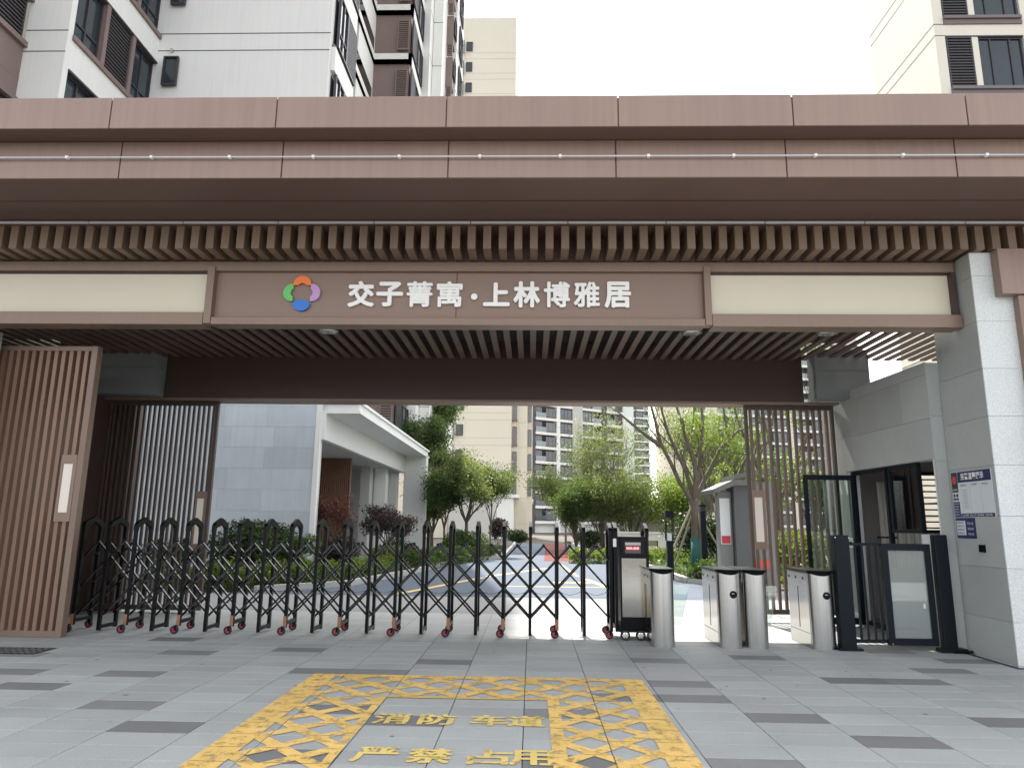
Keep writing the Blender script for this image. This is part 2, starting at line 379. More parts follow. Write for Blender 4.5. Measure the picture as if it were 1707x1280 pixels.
for row in range(-8, 42):
    for c in range(-22, 23):
        x = X0+(c+.5)*CW; y = .02+(row+.5)*RH
        if y > 12.55: continue
        if x > 5.6 and y > 8.5: continue
        vis = y > 4.5 and abs(x+.02*y) < y*.74 and y < 9.6
        dk = (c, row) in DARK
        if vis: cand.append((y+abs(x)*.3, x, y, dk))
        else:
            r_ = rest[1 if dk else 0]; j = .0022
            r_.quad((x-CW/2+j, y-RH/2+j, 0), (x+CW/2-j, y-RH/2+j, 0), (x+CW/2-j, y+RH/2-j, 0), (x-CW/2+j, y+RH/2-j, 0))
cand.sort()
for i, (k, x, y, dk) in enumerate(cand):
    if i < 300:
        place(SL[1 if dk else 0], 'paving_slab', pave, (x, y, random.uniform(-.0008, .0004)))
    else:
        r_ = rest[1 if dk else 0]; j = .0022
        r_.quad((x-CW/2+j, y-RH/2+j, 0), (x+CW/2-j, y-RH/2+j, 0), (x+CW/2-j, y+RH/2-j, 0), (x-CW/2+j, y+RH/2-j, 0))
PAVI = mat('paving_far', (.345, .358, .352), .66, 0, spec=.22, var=.24, vscale=.9, speck=.42, spscale=110, isl=.05)
part(rest[0], 'far_slabs', PAVI, pave, stuff=True); part(rest[1], 'far_dark_slabs', PAVD, pave, stuff=True)
gm = MB(); rs = random.Random(5)
for _ in range(46):
    gx, gy, gr_ = rs.uniform(-5, 5), rs.uniform(4.8, 9.3), rs.uniform(.008, .022)
    gm.poly([(gx+gr_*math.cos(a)*rs.uniform(.7, 1.2), gy+gr_*math.sin(a)*rs.uniform(.7, 1.2), .0018) for a in [i*.7854 for i in range(8)]])
part(gm, 'gum_specks', mat('gum_grey', (.16, .16, .155), .8), pave, stuff=True)
# drain grate
t = thing('drain_grate', 'dark square drain cover set in the paving before the left sliding screen', 'drain', (-6.1, 8.5, 0))
b = MB(); b.box(-6.6, -5.62, 8.28, 8.68, .002, .006); part(b, 'cover_plate', BLKM, t)
b = MB()
for i in range(12): b.box(-6.58+i*.08, -6.55+i*.08, 8.3, 8.66, .006, .011)
for i in range(4): b.box(-6.59, -5.63, 8.33+i*.1, 8.345+i*.1, .0061, .0125)
part(b, 'grid', mat('grate_grey', (.12, .125, .13), .6, .3), t)

# rear apron, road, paths
g = MB(); g.box(-14, 14, 12.6, 15.5, -.11, -.004); struct(g, 'apron', CONC)
g = MB(); g.poly([(-14, 15.5, 0), (14, 15.5, 0), (6, 18, 0), (4.2, 20, 0), (4.2, 27, 0), (3.3, 29, 0), (3.3, 60, 0), (-1.2, 60, 0), (-1.2, 33.5, 0), (-3, 28.6, 0), (-3.6, 22, 0), (-4.4, 17.5, 0), (-6, 15.8, 0), (-14, 15.6, 0)]); struct(g, 'road', ASPH)
g = MB(); g.poly([(.55, 31, .004), (2.0, 31, .004), (2.6, 60, .004), (1.2, 60, .004)]); struct(g, 'red_path', RED)
g = MB(); g.poly([(1.5, 27.2, .008), (9, 27.2, .008), (9, 29, .008), (1.6, 29.4, .008)]); 
g = MB(); g.box(4.3, 12, 12.62, 17.5, -.1, .008); struct(g, 'side_path', mat('pale_path', (.30, .295, .28), .8, 0, var=.12))
ln = MB()
def line2(p, q, w, z=.004):
    p = Vector((*p, z)); q = Vector((*q, z)); n = (q-p).cross(Vector((0, 0, 1))).normalized()*w/2; ln.quad(p-n, q-n, q+n, p+n)
line2((-2.9, 15.8), (-1.4, 21.0), .16); line2((-1.3, 21.4), (.6, 26), .14); line2((2.2, 16), (1.55, 21), .16); line2((.6, 19.6), (1.6, 19.7), .3); line2((-.6, 18.2), (2.3, 18.25), .1); line2((1.4, 22), (1.1, 30), .1)
o = bpy.data.objects.new('lane_marking', fin(ln, 'lane_marking', mat('lane_yellow', (.62, .45, .13), .7, 0, var=.25))); link(o); o['kind'] = 'structure'
k = MB()
for a_, b_ in (((-6, 15.8), (-4.5, 17.5)), ((-4.5, 17.5), (-3.7, 22)), ((-3.7, 22), (-3.1, 28.6)), ((-3.1, 28.6), (-1.3, 33.5)), ((-1.3, 33.5), (-1.3, 60)), ((4.3, 20), (4.3, 27)), ((4.3, 27), (3.4, 29)), ((3.4, 29), (3.4, 60)), ((6, 18), (4.3, 20))):
    k.bar((*a_, .05), (*b_, .05), .14, .16)
struct(k, 'kerb', mat('kerb_stone', (.42, .42, .40), .8, 0, var=.1))

# ================================================================== FIRE LANE MARKING
XL_, XR_, YT, YB = -2.18, 1.11, 7.51, 3.6
IL, IR, IT = -1.26, .15, 6.58
def clip(poly, x0, x1, y0, y1):
    def cl(P, f, inter):
        out = []
        for i in range(len(P)):
            a, b = P[i-1], P[i]
            if f(b):
                if not f(a): out.append(inter(a, b))
                out.append(b)
            elif f(a): out.append(inter(a, b))
        return out
    def ix(v): return lambda a, b: (v, a[1]+(b[1]-a[1])*(v-a[0])/(b[0]-a[0]))
    def iy(v): return lambda a, b: (a[0]+(b[0]-a[0])*(v-a[1])/(b[1]-a[1]), v)
    for f, it in ((lambda p: p[0] >= x0, ix(x0)), (lambda p: p[0] <= x1, ix(x1)), (lambda p: p[1] >= y0, iy(y0)), (lambda p: p[1] <= y1, iy(y1))):
        poly = cl(poly, f, it)
        if len(poly) < 3: return []
    return poly
bands = [(XL_, XR_, IT, YT), (XL_, IL, YB, IT), (IR, XR_, YB, IT)]
pm = MB()
def paint(poly, z, only=None):
    xs = [p[0] for p in poly]; ys = [p[1] for p in poly]
    for c in range(int((min(xs)-X0)//CW), int((max(xs)-X0)//CW)+1):
        for r_ in range(int((min(ys)-.02)//RH), int((max(ys)-.02)//RH)+1):
            if random.random() < .0: continue
            q = clip(poly, X0+c*CW+.004, X0+(c+1)*CW-.004, .02+r_*RH+.004, .02+(r_+1)*RH-.004)
            if len(q) >= 3: pm.poly([(p[0], p[1], z) for p in q])
def rect(x0, x1, y0, y1, z): paint([(x0, y0), (x1, y0), (x1, y1), (x0, y1)], z)
P_ = .43; bw = .072
for s_, z in ((1, .004), (-1, .0048)):
    for k_ in range(-24, 25):
        # bar: s*x + y = k*P_ ; half width
        c0 = k_*P_; h_ = bw*1.0
        if s_ == 1: q = [(-4, c0+4-h_), (3, c0-3-h_), (3, c0-3+h_), (-4, c0+4+h_)]
        else: q = [(-4, c0-4-h_), (3, c0+3-h_), (3, c0+3+h_), (-4, c0-4+h_)]
        for (a0, a1, b0, b1) in bands:
            w = clip(q, a0+.02, a1-.02, b0+.02, b1-.01)
            if len(w) >= 3: paint(w, z)
rect(XL_, XR_, YT-.12, YT, .0056); rect(XL_, XL_+.24, YB, YT-.12, .0056); rect(XR_-.22, XR_, YB, YT-.12, .0056)
rect(IL-.07, IR+.1, IT, IT+.07, .0056); rect(IL-.07, IL, YB, IT, .0056); rect(IR, IR+.1, YB, IT, .0056)
fm = thing('fire_lane_marking', 'worn yellow painted fire lane box with lattice border and lettering on the grey paving', 'road marking', (-.5, 5.5, 0))
part(pm, 'painted_border', YEL, fm)
def ground_text(chars, xs, y, w, h):
    for ch, x in zip(chars, xs):
        me = bold(fit_text(ch, w, h, 0.0, 0), .010, 6, .00006); me.materials.clear(); me.materials.append(YELW); me.name = 'letter'
        place(me, 'letter', fm, (x, y, .0042))
ground_text('消防车道', [-1.08, -.72, -.32, -.03], 5.91, .28, .29)
ground_text('严禁占用', [-1.02, -.66, -.26, .06-.05], 5.03, .28, .29)

# ================================================================== CANOPY (entrance gatehouse)
CX0, CX1 = -12.0, 11.0
can = thing('entrance_canopy', 'long brown metal entrance canopy with stepped fascia and rows of fins over the gate', 'canopy', (0, 9, 0))
joints = [-4.736-1.885*k for k in (3, 2, 1)] + [-4.736, -2.861, -.966, .922, 2.815, 4.675, 6.55, 8.43]
xs = [CX0]+joints+[CX1]
for i in range(len(xs)-1):
    a, b_ = xs[i]+.006, xs[i+1]-.006
    b = MB(); b.box(a, b_, 7.03, 7.05, 5.772, 6.15); part(b, 'upper_fascia_panel', BRF, can, bevel=.006)
    b = MB(); b.box(a, b_, 7.31, 7.333, 5.316, 5.770); part(b, 'lower_fascia_panel', BRF, can, bevel=.006)
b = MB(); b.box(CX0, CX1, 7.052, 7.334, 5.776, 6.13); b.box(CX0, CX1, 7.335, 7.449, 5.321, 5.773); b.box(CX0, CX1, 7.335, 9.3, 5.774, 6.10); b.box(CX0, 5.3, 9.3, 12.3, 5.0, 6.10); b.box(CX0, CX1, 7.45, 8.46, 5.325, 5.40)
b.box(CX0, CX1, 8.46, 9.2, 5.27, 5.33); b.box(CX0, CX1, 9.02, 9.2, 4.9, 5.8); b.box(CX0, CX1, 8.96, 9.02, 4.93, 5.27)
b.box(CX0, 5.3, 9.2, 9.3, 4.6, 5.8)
part(b, 'roof_slab', mat('soffit_shaded_brown', (.135, .080, .064), .5, .1, var=.08), can)  # canopy brown made darker: shade under the overhang is put into the colour
b = MB(); b.box(CX0, CX1, 7.9, 7.92, 5.3215, 5.325)
for i in range(len(xs)-1): pass
part(b, 'soffit_seam', BRD, can)
# light strips
b = MB()
x = CX0
while x < CX1:
    b.box(x, min(x+1.24, CX1)-.01, 8.44, 8.475, 5.275, 5.30); x += 1.245
part(b, 'soffit_light_strip', STRIP, can)
b = MB(); b.tube([(CX0, 7.27, 5.555), (CX1, 7.27, 5.555)], .009, 8); part(b, 'conduit_tube', STRIP, can)
b = MB(); x = CX0+.3
while x < CX1: b.box(x, x+.03, 7.258, 7.305, 5.542, 5.572); x += .93+random.uniform(-.06, .06)
part(b, 'tube_clips', WHT, can, stuff=True)
# fins
finb = MB(); finb.box(-.05, .05, 0, .46, 0, .31); FINM = fin(finb, 'fin', mat('fin_brown', (.21, .144, .102), .45, .15, var=.12, vscale=4, stretch=(3, 3, .4), obr=.1))
k = -30
while True:
    x = -2.79+.2*k; k += 1
    if x > 6.3: break
    if x < -9: continue
    place(FINM, 'fin', can, (x, 8.5, 4.955))
# sign band
b = MB(); b.box(-9.5, 5.50, 8.90, 9.02, 4.80, 4.93); part(b, 'top_rail', BR, can, bevel=.005)
for (x0, x1, nm) in ((-9.5, -4.36, 'L'), (2.33, 5.46, 'R')):
    b = MB(); b.box(x0, x1, 8.975, 9.02, 4.21, 4.775); part(b, 'light_box', CREAM, can)
    b = MB(); b.box(x0, x1, 8.955, 9.02, 4.775, 4.80); part(b, 'trim', BRD, can)
    b = MB(); b.box(x0, x1+(.05 if nm == 'R' else -.0), 8.86, 9.12, 4.04, 4.21); part(b, 'ledge', BR, can, bevel=.006)
b = MB(); b.box(5.44, 5.5, 8.90, 9.02, 4.211, 4.799); part(b, 'end_trim', BRD, can)
b = MB(); b.box(-4.26, -1.02, 8.965, 9.02, 4.155, 4.799); part(b, 'sign_panel', SIGNB, can)
b = MB(); b.box(-1.012, 2.24, 8.965, 9.02, 4.155, 4.799); part(b, 'sign_panel', SIGNB, can)
for x0, x1 in ((-4.36, -4.262), (2.242, 2.33)):
    b = MB(); b.box(x0, x1, 8.87, 9.02, 4.06, 4.86); part(b, 'mullion', BR, can, bevel=.005)
b = MB(); b.box(-4.26, 2.24, 8.88, 9.12, 4.05, 4.152); part(b, 'ledge', BR, can, bevel=.006)
# ceiling
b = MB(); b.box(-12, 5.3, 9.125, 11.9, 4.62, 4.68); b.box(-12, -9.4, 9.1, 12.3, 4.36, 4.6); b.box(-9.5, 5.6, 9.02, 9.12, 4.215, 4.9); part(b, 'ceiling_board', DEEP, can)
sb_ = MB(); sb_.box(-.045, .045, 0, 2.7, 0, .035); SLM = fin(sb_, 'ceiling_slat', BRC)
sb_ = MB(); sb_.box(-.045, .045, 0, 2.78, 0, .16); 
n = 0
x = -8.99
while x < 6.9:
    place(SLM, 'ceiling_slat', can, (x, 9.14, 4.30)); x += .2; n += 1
b = MB(); b.box(-8.4, 4.62, 11.95, 12.3, 3.60, 5.0); part(b, 'rear_beam', BRD, can)
b = MB(); b.box(-8.4, 5.2, 11.93, 12.32, 3.56, 3.598); part(b, 'beam_trim', BR, can)
# stone blocks carrying the beam
for x0, x1, lab in ((-7.45, -6.42, 'shade darkened stone clad block at the left end of the rear beam'), (4.71, 5.6, 'stone clad block at the right end of the rear beam')):
    t = thing('stone_pier', lab, 'pier', ((x0+x1)/2, 11.9, 3.6))
    for z in (3.602, 4.08):
        z1 = 4.076 if z < 4 else 4.44
        b = MB(); b.box(x0, x1, 11.62, 11.94, z, z1); part(b, 'stone', GRAND, t, bevel=.004)
# downlights
for x, lab in ((-2.73, 'round silver downlight in the slatted ceiling left of centre'), (2.10, 'round silver downlight in the slatted ceiling right of centre'), (3.86, 'round silver downlight in the slatted ceiling nearest the stone wall')):
    t = thing('downlight', lab, 'ceiling light', (x, 9.9, 4.3), 'ceiling downlights')
    yb = 9.9; xx = x*9.9/9.05; z = 4.235
    t.location = (xx, yb, z); BASE[t.name] = Vector((xx, yb, z))
    pts = []
    b = MB(); b.tube([(xx, yb, z+.10), (xx, yb, z)], [.135, .15], 24, cap=False)
    part(b, 'housing', STEEL, t, smooth=True)
    b = MB(); b.tube([(xx, yb, z+.065), (xx, yb, z+.05)], [.13, .132], 24); part(b, 'lens', mat('lens', (.85, .82, .76), .4), t)

# name sign
sg = thing('name_sign', 'white raised lettering and four coloured petals on the brown sign panel', 'sign', (-.6, 8.96, 4.5))
X_of = lambda px: -2.486+(px-579)*3.787/474
for ch, px in zip('交子菁寓·上林博雅居', (604, 652, 702, 752, 793, 830, 880, 930, 979, 1030)):
    if ch == '·':
        b = MB(); b.tube([(X_of(px), 8.955, 4.455), (X_of(px), 8.925, 4.455)], .043, 16); part(b, 'letter', WHT, sg); continue
    w, h = {'子': (.36, .345), '上': (.355, .33)}.get(ch, (.355, .365))
    me = bold(fit_text(ch, w-.03, h-.03, .02, 0), .0092 if ch in '菁寓博雅' else .013); me.materials.clear(); me.materials.append(WHT); me.name = 'letter'
    o = place(me, 'letter', sg, (X_of(px), 8.94, 4.487)); o.rotation_euler = (R(90), 0, 0)
def petal(cx, cz, ang, colr, nm, full=False):
    b = MB(); pts = []
    # petal: outer arc with bitten inner edge
    r = .120
    if full:
        for i in range(17):
            a = math.pi+math.pi*i/16; pts.append((r*.98*math.cos(a), .105*math.sin(a)))
        for i in range(1, 9): pts.append((r*(1-2*i/9), .055*math.sin(math.pi*i/9)))
    else:
        for i in range(19):
            a = -.12+(math.pi+.24)*i/18; pts.append((r*math.cos(a), r*.98*math.sin(a)))
        for p in ((-.05, -.014), (-.036, .012), (-.018, .004), (0, .022), (.018, .004), (.036, .012), (.05, -.014)): pts.append(p)
    ca, sa = math.cos(ang), math.sin(ang)
    q = [(cx+p[0]*ca-p[1]*sa, cz+p[0]*sa+p[1]*ca) for p in pts]
    # triangulated fan through ngon prism
    b.prism(q, 1, 8.925, 8.958); part(b, 'petal', mat(nm, colr, .4), sg)
lcx, lcz = X_of(504), 4.505
petal(lcx, lcz+.118, 0, (.85, .19, .03), 'petal_orange')
petal(lcx-.132, lcz-.0, R(90), (.13, .52, .13), 'petal_green')
petal(lcx+.132, lcz-.0, R(-90), (.50, .29, .56), 'petal_lilac')
petal(lcx, lcz-.148, 0, (.02, .17, .60), 'petal_blue', True)

# ================================================================== RIGHT COLUMN + WALL
colm = thing('granite_column', 'pale speckled granite column carrying the right end of the canopy', 'column', (5.7, 9.1, 0))
b = MB(); b.box(5.535, 5.99, 8.625, 9.54, -.02, 4.95); part(b, 'core', TJ, colm)
zs = [0, .47, 1.07, 1.67, 2.27, 2.86, 3.45, 4.05, 4.64, 4.952]
for i in range(len(zs)-1):
    b = MB(); b.box(5.525, 6.0, 8.61, 8.622, zs[i]+.0015, zs[i+1]-.0015); part(b, 'stone', GRAN, colm, bevel=.002)
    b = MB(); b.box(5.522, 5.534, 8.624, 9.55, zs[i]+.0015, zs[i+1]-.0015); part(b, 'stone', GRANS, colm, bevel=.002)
# toe-in wall frame: from (5.36,9.55) to (5.18,12.7)
WA = Vector((5.36, 9.56, 0)); WB = Vector((5.18, 12.7, 0)); WD = (WB-WA).normalized(); WN = Vector((WD.y, -WD.x, 0))
def wb(mb, s0, s1, n0, n1, z0, z1):
    P = lambda s_, n_, z: WA+WD*s_+WN*n_+Vector((0, 0, z))
    return mb.hexa([P(s0, n0, z0), P(s0, n1, z0), P(s1, n1, z0), P(s1, n0, z0), P(s0, n0, z1), P(s0, n1, z1), P(s1, n1, z1), P(s1, n0, z1)])
wl = thing('guardroom_wall', 'grey stone tiled wall with the guardroom opening beside the pedestrian gate', 'wall', (5.3, 11, 0))
b = MB(); wb(b, .0, 3.1, .012, .2, 2.43, 3.74); wb(b, 2.35, 3.1, .012, .2, -.02, 2.43); wb(b, 0, .48, .012, .2, -.02, 1.44); wb(b, 0, .06, .012, .2, 1.44, 2.43)
b.box(5.375, 5.52, 9.575, 9.62, -.02, 3.72)
part(b, 'core', TJ, wl)
for r_, (z0, z1) in enumerate(((2.43, 2.98), (2.98, 3.58), (3.58, 3.75))):
    st = [0, 1.25, 2.4, 3.1] if r_ % 2 == 0 else [0, .65, 1.85, 3.1]
    for i in range(3):
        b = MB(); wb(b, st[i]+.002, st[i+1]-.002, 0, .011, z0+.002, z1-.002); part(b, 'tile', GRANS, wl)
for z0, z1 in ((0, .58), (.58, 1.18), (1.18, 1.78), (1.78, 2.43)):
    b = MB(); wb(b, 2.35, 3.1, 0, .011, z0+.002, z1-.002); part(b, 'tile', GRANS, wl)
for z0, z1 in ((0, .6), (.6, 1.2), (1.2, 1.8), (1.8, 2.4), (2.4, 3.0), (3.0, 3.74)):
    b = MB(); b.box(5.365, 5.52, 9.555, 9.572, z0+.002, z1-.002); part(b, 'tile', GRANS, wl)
# guardroom
gr = thing('guardroom', 'dim guardroom with dark framed glazing, curtains and a desk behind the stone wall', 'guardroom', (6.8, 11, 0))
b = MB(); b.box(5.42, 9.4, 9.7, 12.9, -.02, .012); part(b, 'floor', PAVD, gr)
b = MB(); b.box(5.3, 6.55, 12.75, 12.85, 0, 3.55); b.box(6.55, 8.3, 12.75, 12.85, 0, 1.45); b.box(6.55, 8.3, 12.75, 12.85, 2.5, 3.55); b.box(8.3, 9.4, 12.75, 12.85, 0, 3.55); part(b, 'rear_wall', mat('room_wall', (.30, .28, .27), .9), gr)
b = MB(); b.box(9.3, 9.4, 9.7, 10.0, 0, 3.55); b.box(9.3, 9.4, 10.0, 12.6, 0, .95); b.box(9.3, 9.4, 10.0, 12.6, 2.25, 3.55); part(b, 'side_wall', FACG, gr)
b = MB(); b.box(5.56, 9.4, 9.62, 12.85, 3.5, 3.6); part(b, 'ceiling', BRD, gr)
b = MB(); b.box(6.1, 9.3, 9.62, 9.7, 0, 3.5); part(b, 'front_wall', FACG, gr)
b = MB(); b.box(6.55, 6.61, 12.72, 12.78, 1.45, 2.5); b.box(7.38, 7.46, 12.72, 12.78, 1.45, 2.5); b.box(8.24, 8.3, 12.72, 12.78, 1.45, 2.5); b.box(6.61, 8.24, 12.72, 12.78, 1.45, 1.5); b.box(6.61, 8.24, 12.72, 12.78, 2.44, 2.5); part(b, 'window_frame', BLKM, gr)
for i in range(9):
    b = MB(); b.box(6.62, 8.23, 12.80, 12.84, 1.52+i*.105, 1.545+i*.105); part(b, 'blind_slat', BLKM, gr)
for i in range(12):
    b = MB(); b.box(9.25, 9.29, 10.0, 12.6, 1.0+i*.105, 1.02+i*.105); part(b, 'blind_slat', WHT, gr)
for s0, s1 in ((.5, 1.25), (1.3, 2.33)):
    b = MB(); wb(b, s0, s0+.05, .05, .11, .02 if s0 > 1 else 1.45, 2.42); wb(b, s1-.05, s1, .05, .11, .02 if s0 > 1 else 1.45, 2.42); wb(b, s0+.05, s1-.05, .05, .11, 2.36, 2.42); wb(b, s0+.05, s1-.05, .05, .11, (.03 if s0 > 1 else 1.45), (.09 if s0 > 1 else 1.5))
    fr_ = part(b, 'window_frame', BLKM, gr)
    if s0 < 1:
        b = MB(); wb(b, s0+.051, s1-.051, .075, .083, 1.501, 2.36); part(b, 'pane', GLASS, fr_)
b = MB()
for i in range(10): b.box(6.0+i*.07, 6.05+i*.07, 12.5+(.03 if i % 2 else 0), 12.56+(.03 if i % 2 else 0), .1, 2.3)
part(b, 'curtain', mat('curtain', (.62, .60, .56), .9), gr)
b = MB(); b.box(6.4, 7.6, 11.9, 12.4, .72, .76); b.box(6.42, 6.47, 11.95, 12.35, .013, .72); b.box(7.53, 7.58, 11.95, 12.35, .013, .72); part(b, 'desk', mat('desk', (.1, .07, .05), .5), gr)
b = MB(); b.box(6.0, 6.25, 12.5, 12.7, 1.35, 1.38); b.box(6.02, 6.08, 12.55, 12.6, 1.38, 1.6); b.box(6.12, 6.2, 12.55, 12.6, 1.38, 1.55); part(b, 'shelf', BRD, gr)
# open glass door leaf
gd = thing('glass_door', 'tall glass door leaf in a dark frame standing open against the slatted screen', 'door', (4.95, 11.8, 0))
dx0, dx1, dy = 4.45, 5.26, 11.75
b = MB(); b.box(dx0, dx0+.06, dy, dy+.05, .03, 2.36); b.box(dx1-.06, dx1, dy, dy+.05, .03, 2.36); b.box(dx0+.06, dx1-.06, dy, dy+.05, 2.28, 2.36); b.box(dx0+.06, dx1-.06, dy, dy+.05, .03, .13); part(b, 'door_frame', BLKM, gd)
b = MB(); b.box(dx0+.061, dx1-.061, dy+.02, dy+.03, .131, 2.279); part(b, 'pane', GLASS, gd)
b = MB(); b.tube([(dx0+.03, dy-.04, .95), (dx0+.03, dy-.04, 1.15)], .012, 8); b.box(dx0+.02, dx0+.04, dy-.04, dy-.001, 1.03, 1.05); part(b, 'door_handle', BLK, gd)
b = MB(); b.box(dx0+.45, dx0+.72, dy+.012, dy+.019, 1.2, 1.36); part(b, 'notice_sheet', mat('notice', (.55, .55, .5), .6), gd)
b = MB(); b.box(dx0+.47, dx0+.70, dy+.009, dy+.0115, 1.285, 1.30); part(b, 'printed_line', BLKM, gd)

# right end cladding
cl = thing('brown_cladding', 'brown metal cladding and pilaster right of the granite column', 'cladding', (6.5, 8.5, 0))
b = MB(); b.box(5.78, 6.12, 8.46, 8.6, 4.36, 4.95); part(b, 'panel', BRF, cl, bevel=.006)
b = MB(); b.box(6.13, 6.6, 8.46, 8.6, 4.36, 4.95); part(b, 'panel', BRF, cl, bevel=.006)
b = MB(); b.box(5.99, 6.33, 8.50, 8.602, 0, 4.355); part(b, 'pilaster', SIGNB, cl, bevel=.005)
b = MB(); b.box(6.34, 10.5, 8.58, 8.7, 0, 4.95); part(b, 'stone_infill', GRAN, cl)
for i in range(26):
    b = MB(); b.box(6.05, 6.6, 8.44, 8.47, .95+i*.066, .985+i*.066); part(b, 'louver_slat', BLKM, cl)
b = MB(); b.box(6.02, 6.05, 8.43, 8.49, .9, 2.72); b.box(6.05, 6.6, 8.43, 8.49, 2.67, 2.72); b.box(6.02, 6.6, 8.43, 8.49, .87, .9); part(b, 'louver_frame', BLKM, cl)
# left column
lc = thing('grey_column', 'grey stone column behind the left sliding screen', 'column', (-7.75, 9.1, 0))
for i in range(8):
    b = MB(); b.box(-8.2, -7.36, 8.7, 9.3, i*.6+.002, min(4.03, (i+1)*.6-.002)) if i*.6 < 4 else None
    if i*.6 < 4: part(b, 'stone', GRANS, lc, bevel=.003)

# ================================================================== POSTERS on the column side (x = 5.522 plane)
def side_text(parent, s, y0, y1, z0, z1, m_, nm='lettering', off=.0):
    # faces -X; text reads from far (+Y) to near (-Y)
    me = fit_text(s, abs(y0-y1), z1-z0, 0.0, off); me.materials.clear(); me.materials.append(m_)
    o = place(me, nm, parent, (5.522-.0125, (y0+y1)/2, (z0+z1)/2)); o.rotation_euler = (R(90), 0, R(-90)); return o
PX = 5.522
po = thing('notice_board', 'navy and white police notice board fixed to the side of the granite column', 'notice board', (PX, 9.1, 1.9))
def pb(mb, y0, y1, z0, z1, d0=.004, d1=.009): return mb.box(PX-d1, PX-d0, min(y0, y1), max(y0, y1), z0, z1)
part(pb(MB(), 9.50, 8.68, 1.66, 2.24, .001, .006), 'board', PWH, po)
part(pb(MB(), 9.36, 8.69, 2.10, 2.235, .0065, .009), 'header_band', NAVY, po)
part(pb(MB(), 9.495, 9.37, 1.98, 2.235, .0065, .009), 'badge_panel', mat('badge_dark', (.03, .025, .03), .4), po)
part(pb(MB(), 9.36, 8.69, 1.665, 1.71, .0065, .009), 'footer_band', NAVY, po)
part(pb(MB(), 9.495, 9.37, 1.665, 1.86, .0065, .009), 'side_band', NAVY, po)
side_text(po, '民警温馨提示', 9.28, 8.82, 2.128, 2.215, WHT, off=.02)
side_text(po, '包片民警  社区工作  服务群众  为民办事', 9.33, 8.73, 1.675, 1.70, WHT)
side_text(po, '管辖区域', 9.31, 9.19, 2.05, 2.075, NAVY); side_text(po, '工作职责', 9.09, 8.97, 2.05, 2.075, NAVY); side_text(po, '警方提示', 8.87, 8.75, 2.05, 2.075, NAVY)
for j, y in enumerate((9.13, 8.91)): part(pb(MB(), y, y-.004, 1.72, 2.04, .0065, .0085), 'divider', FACG, po)
for i in range(9): side_text(po, '一二三四五六七八', 9.30, 9.17, 1.995-i*.028, 2.008-i*.028, NAVY)
side_text(po, '社区民警', 9.485, 9.38, 2.0, 2.025, WHT)
b = MB(); pts = [(9.4325+.045*math.sin(a), 2.135+.055*math.cos(a)) for a in [i*6.283/10 for i in range(10)]]; b.prism(pts, 0, PX-.0115, PX-.0095); part(b, 'badge', mat('badge_red', (.5, .06, .04), .4), po)
for y in (9.465, 9.405):
    b = MB(); b.prism([(y+.02*math.sin(a), 1.94+.024*math.cos(a)) for a in [i*.6283 for i in range(10)]], 0, PX-.0095, PX-.0065); part(b, 'portrait_head', mat('portrait', (.05, .045, .045), .6), po)
    part(pb(MB(), y+.025, y-.025, 1.88, 1.905, .0065, .009), 'portrait_collar', NAVY, po)
for i in range(5): side_text(po, '联系电话', 9.48, 9.39, 1.69+i*.034, 1.706+i*.034, WHT)
p2 = thing('small_notice', 'small navy and white notice stuck below the larger notice board', 'notice', (PX, 9.3, 1.55))
part(pb(MB(), 9.50, 9.10, 1.40, 1.655, .001, .005), 'sheet', NAVY, p2)
part(pb(MB(), 9.485, 9.30, 1.44, 1.62, .0055, .0075), 'white_field', PWH, p2)
for i in range(4): side_text(p2, '温馨提示', 9.47, 9.32, 1.455+i*.044, 1.475+i*.044, BLKM)
for i in range(3): side_text(p2, '平安小区', 9.25, 9.13, 1.44+i*.065, 1.47+i*.065, WHT)
b = MB(); b.box(PX-.035, PX-.0005, 8.95, 9.04, 1.24, 1.33); solo(b, 'access_sensor', BLK, 'small black square sensor box on the column below the notices', 'sensor', bevel=.004)

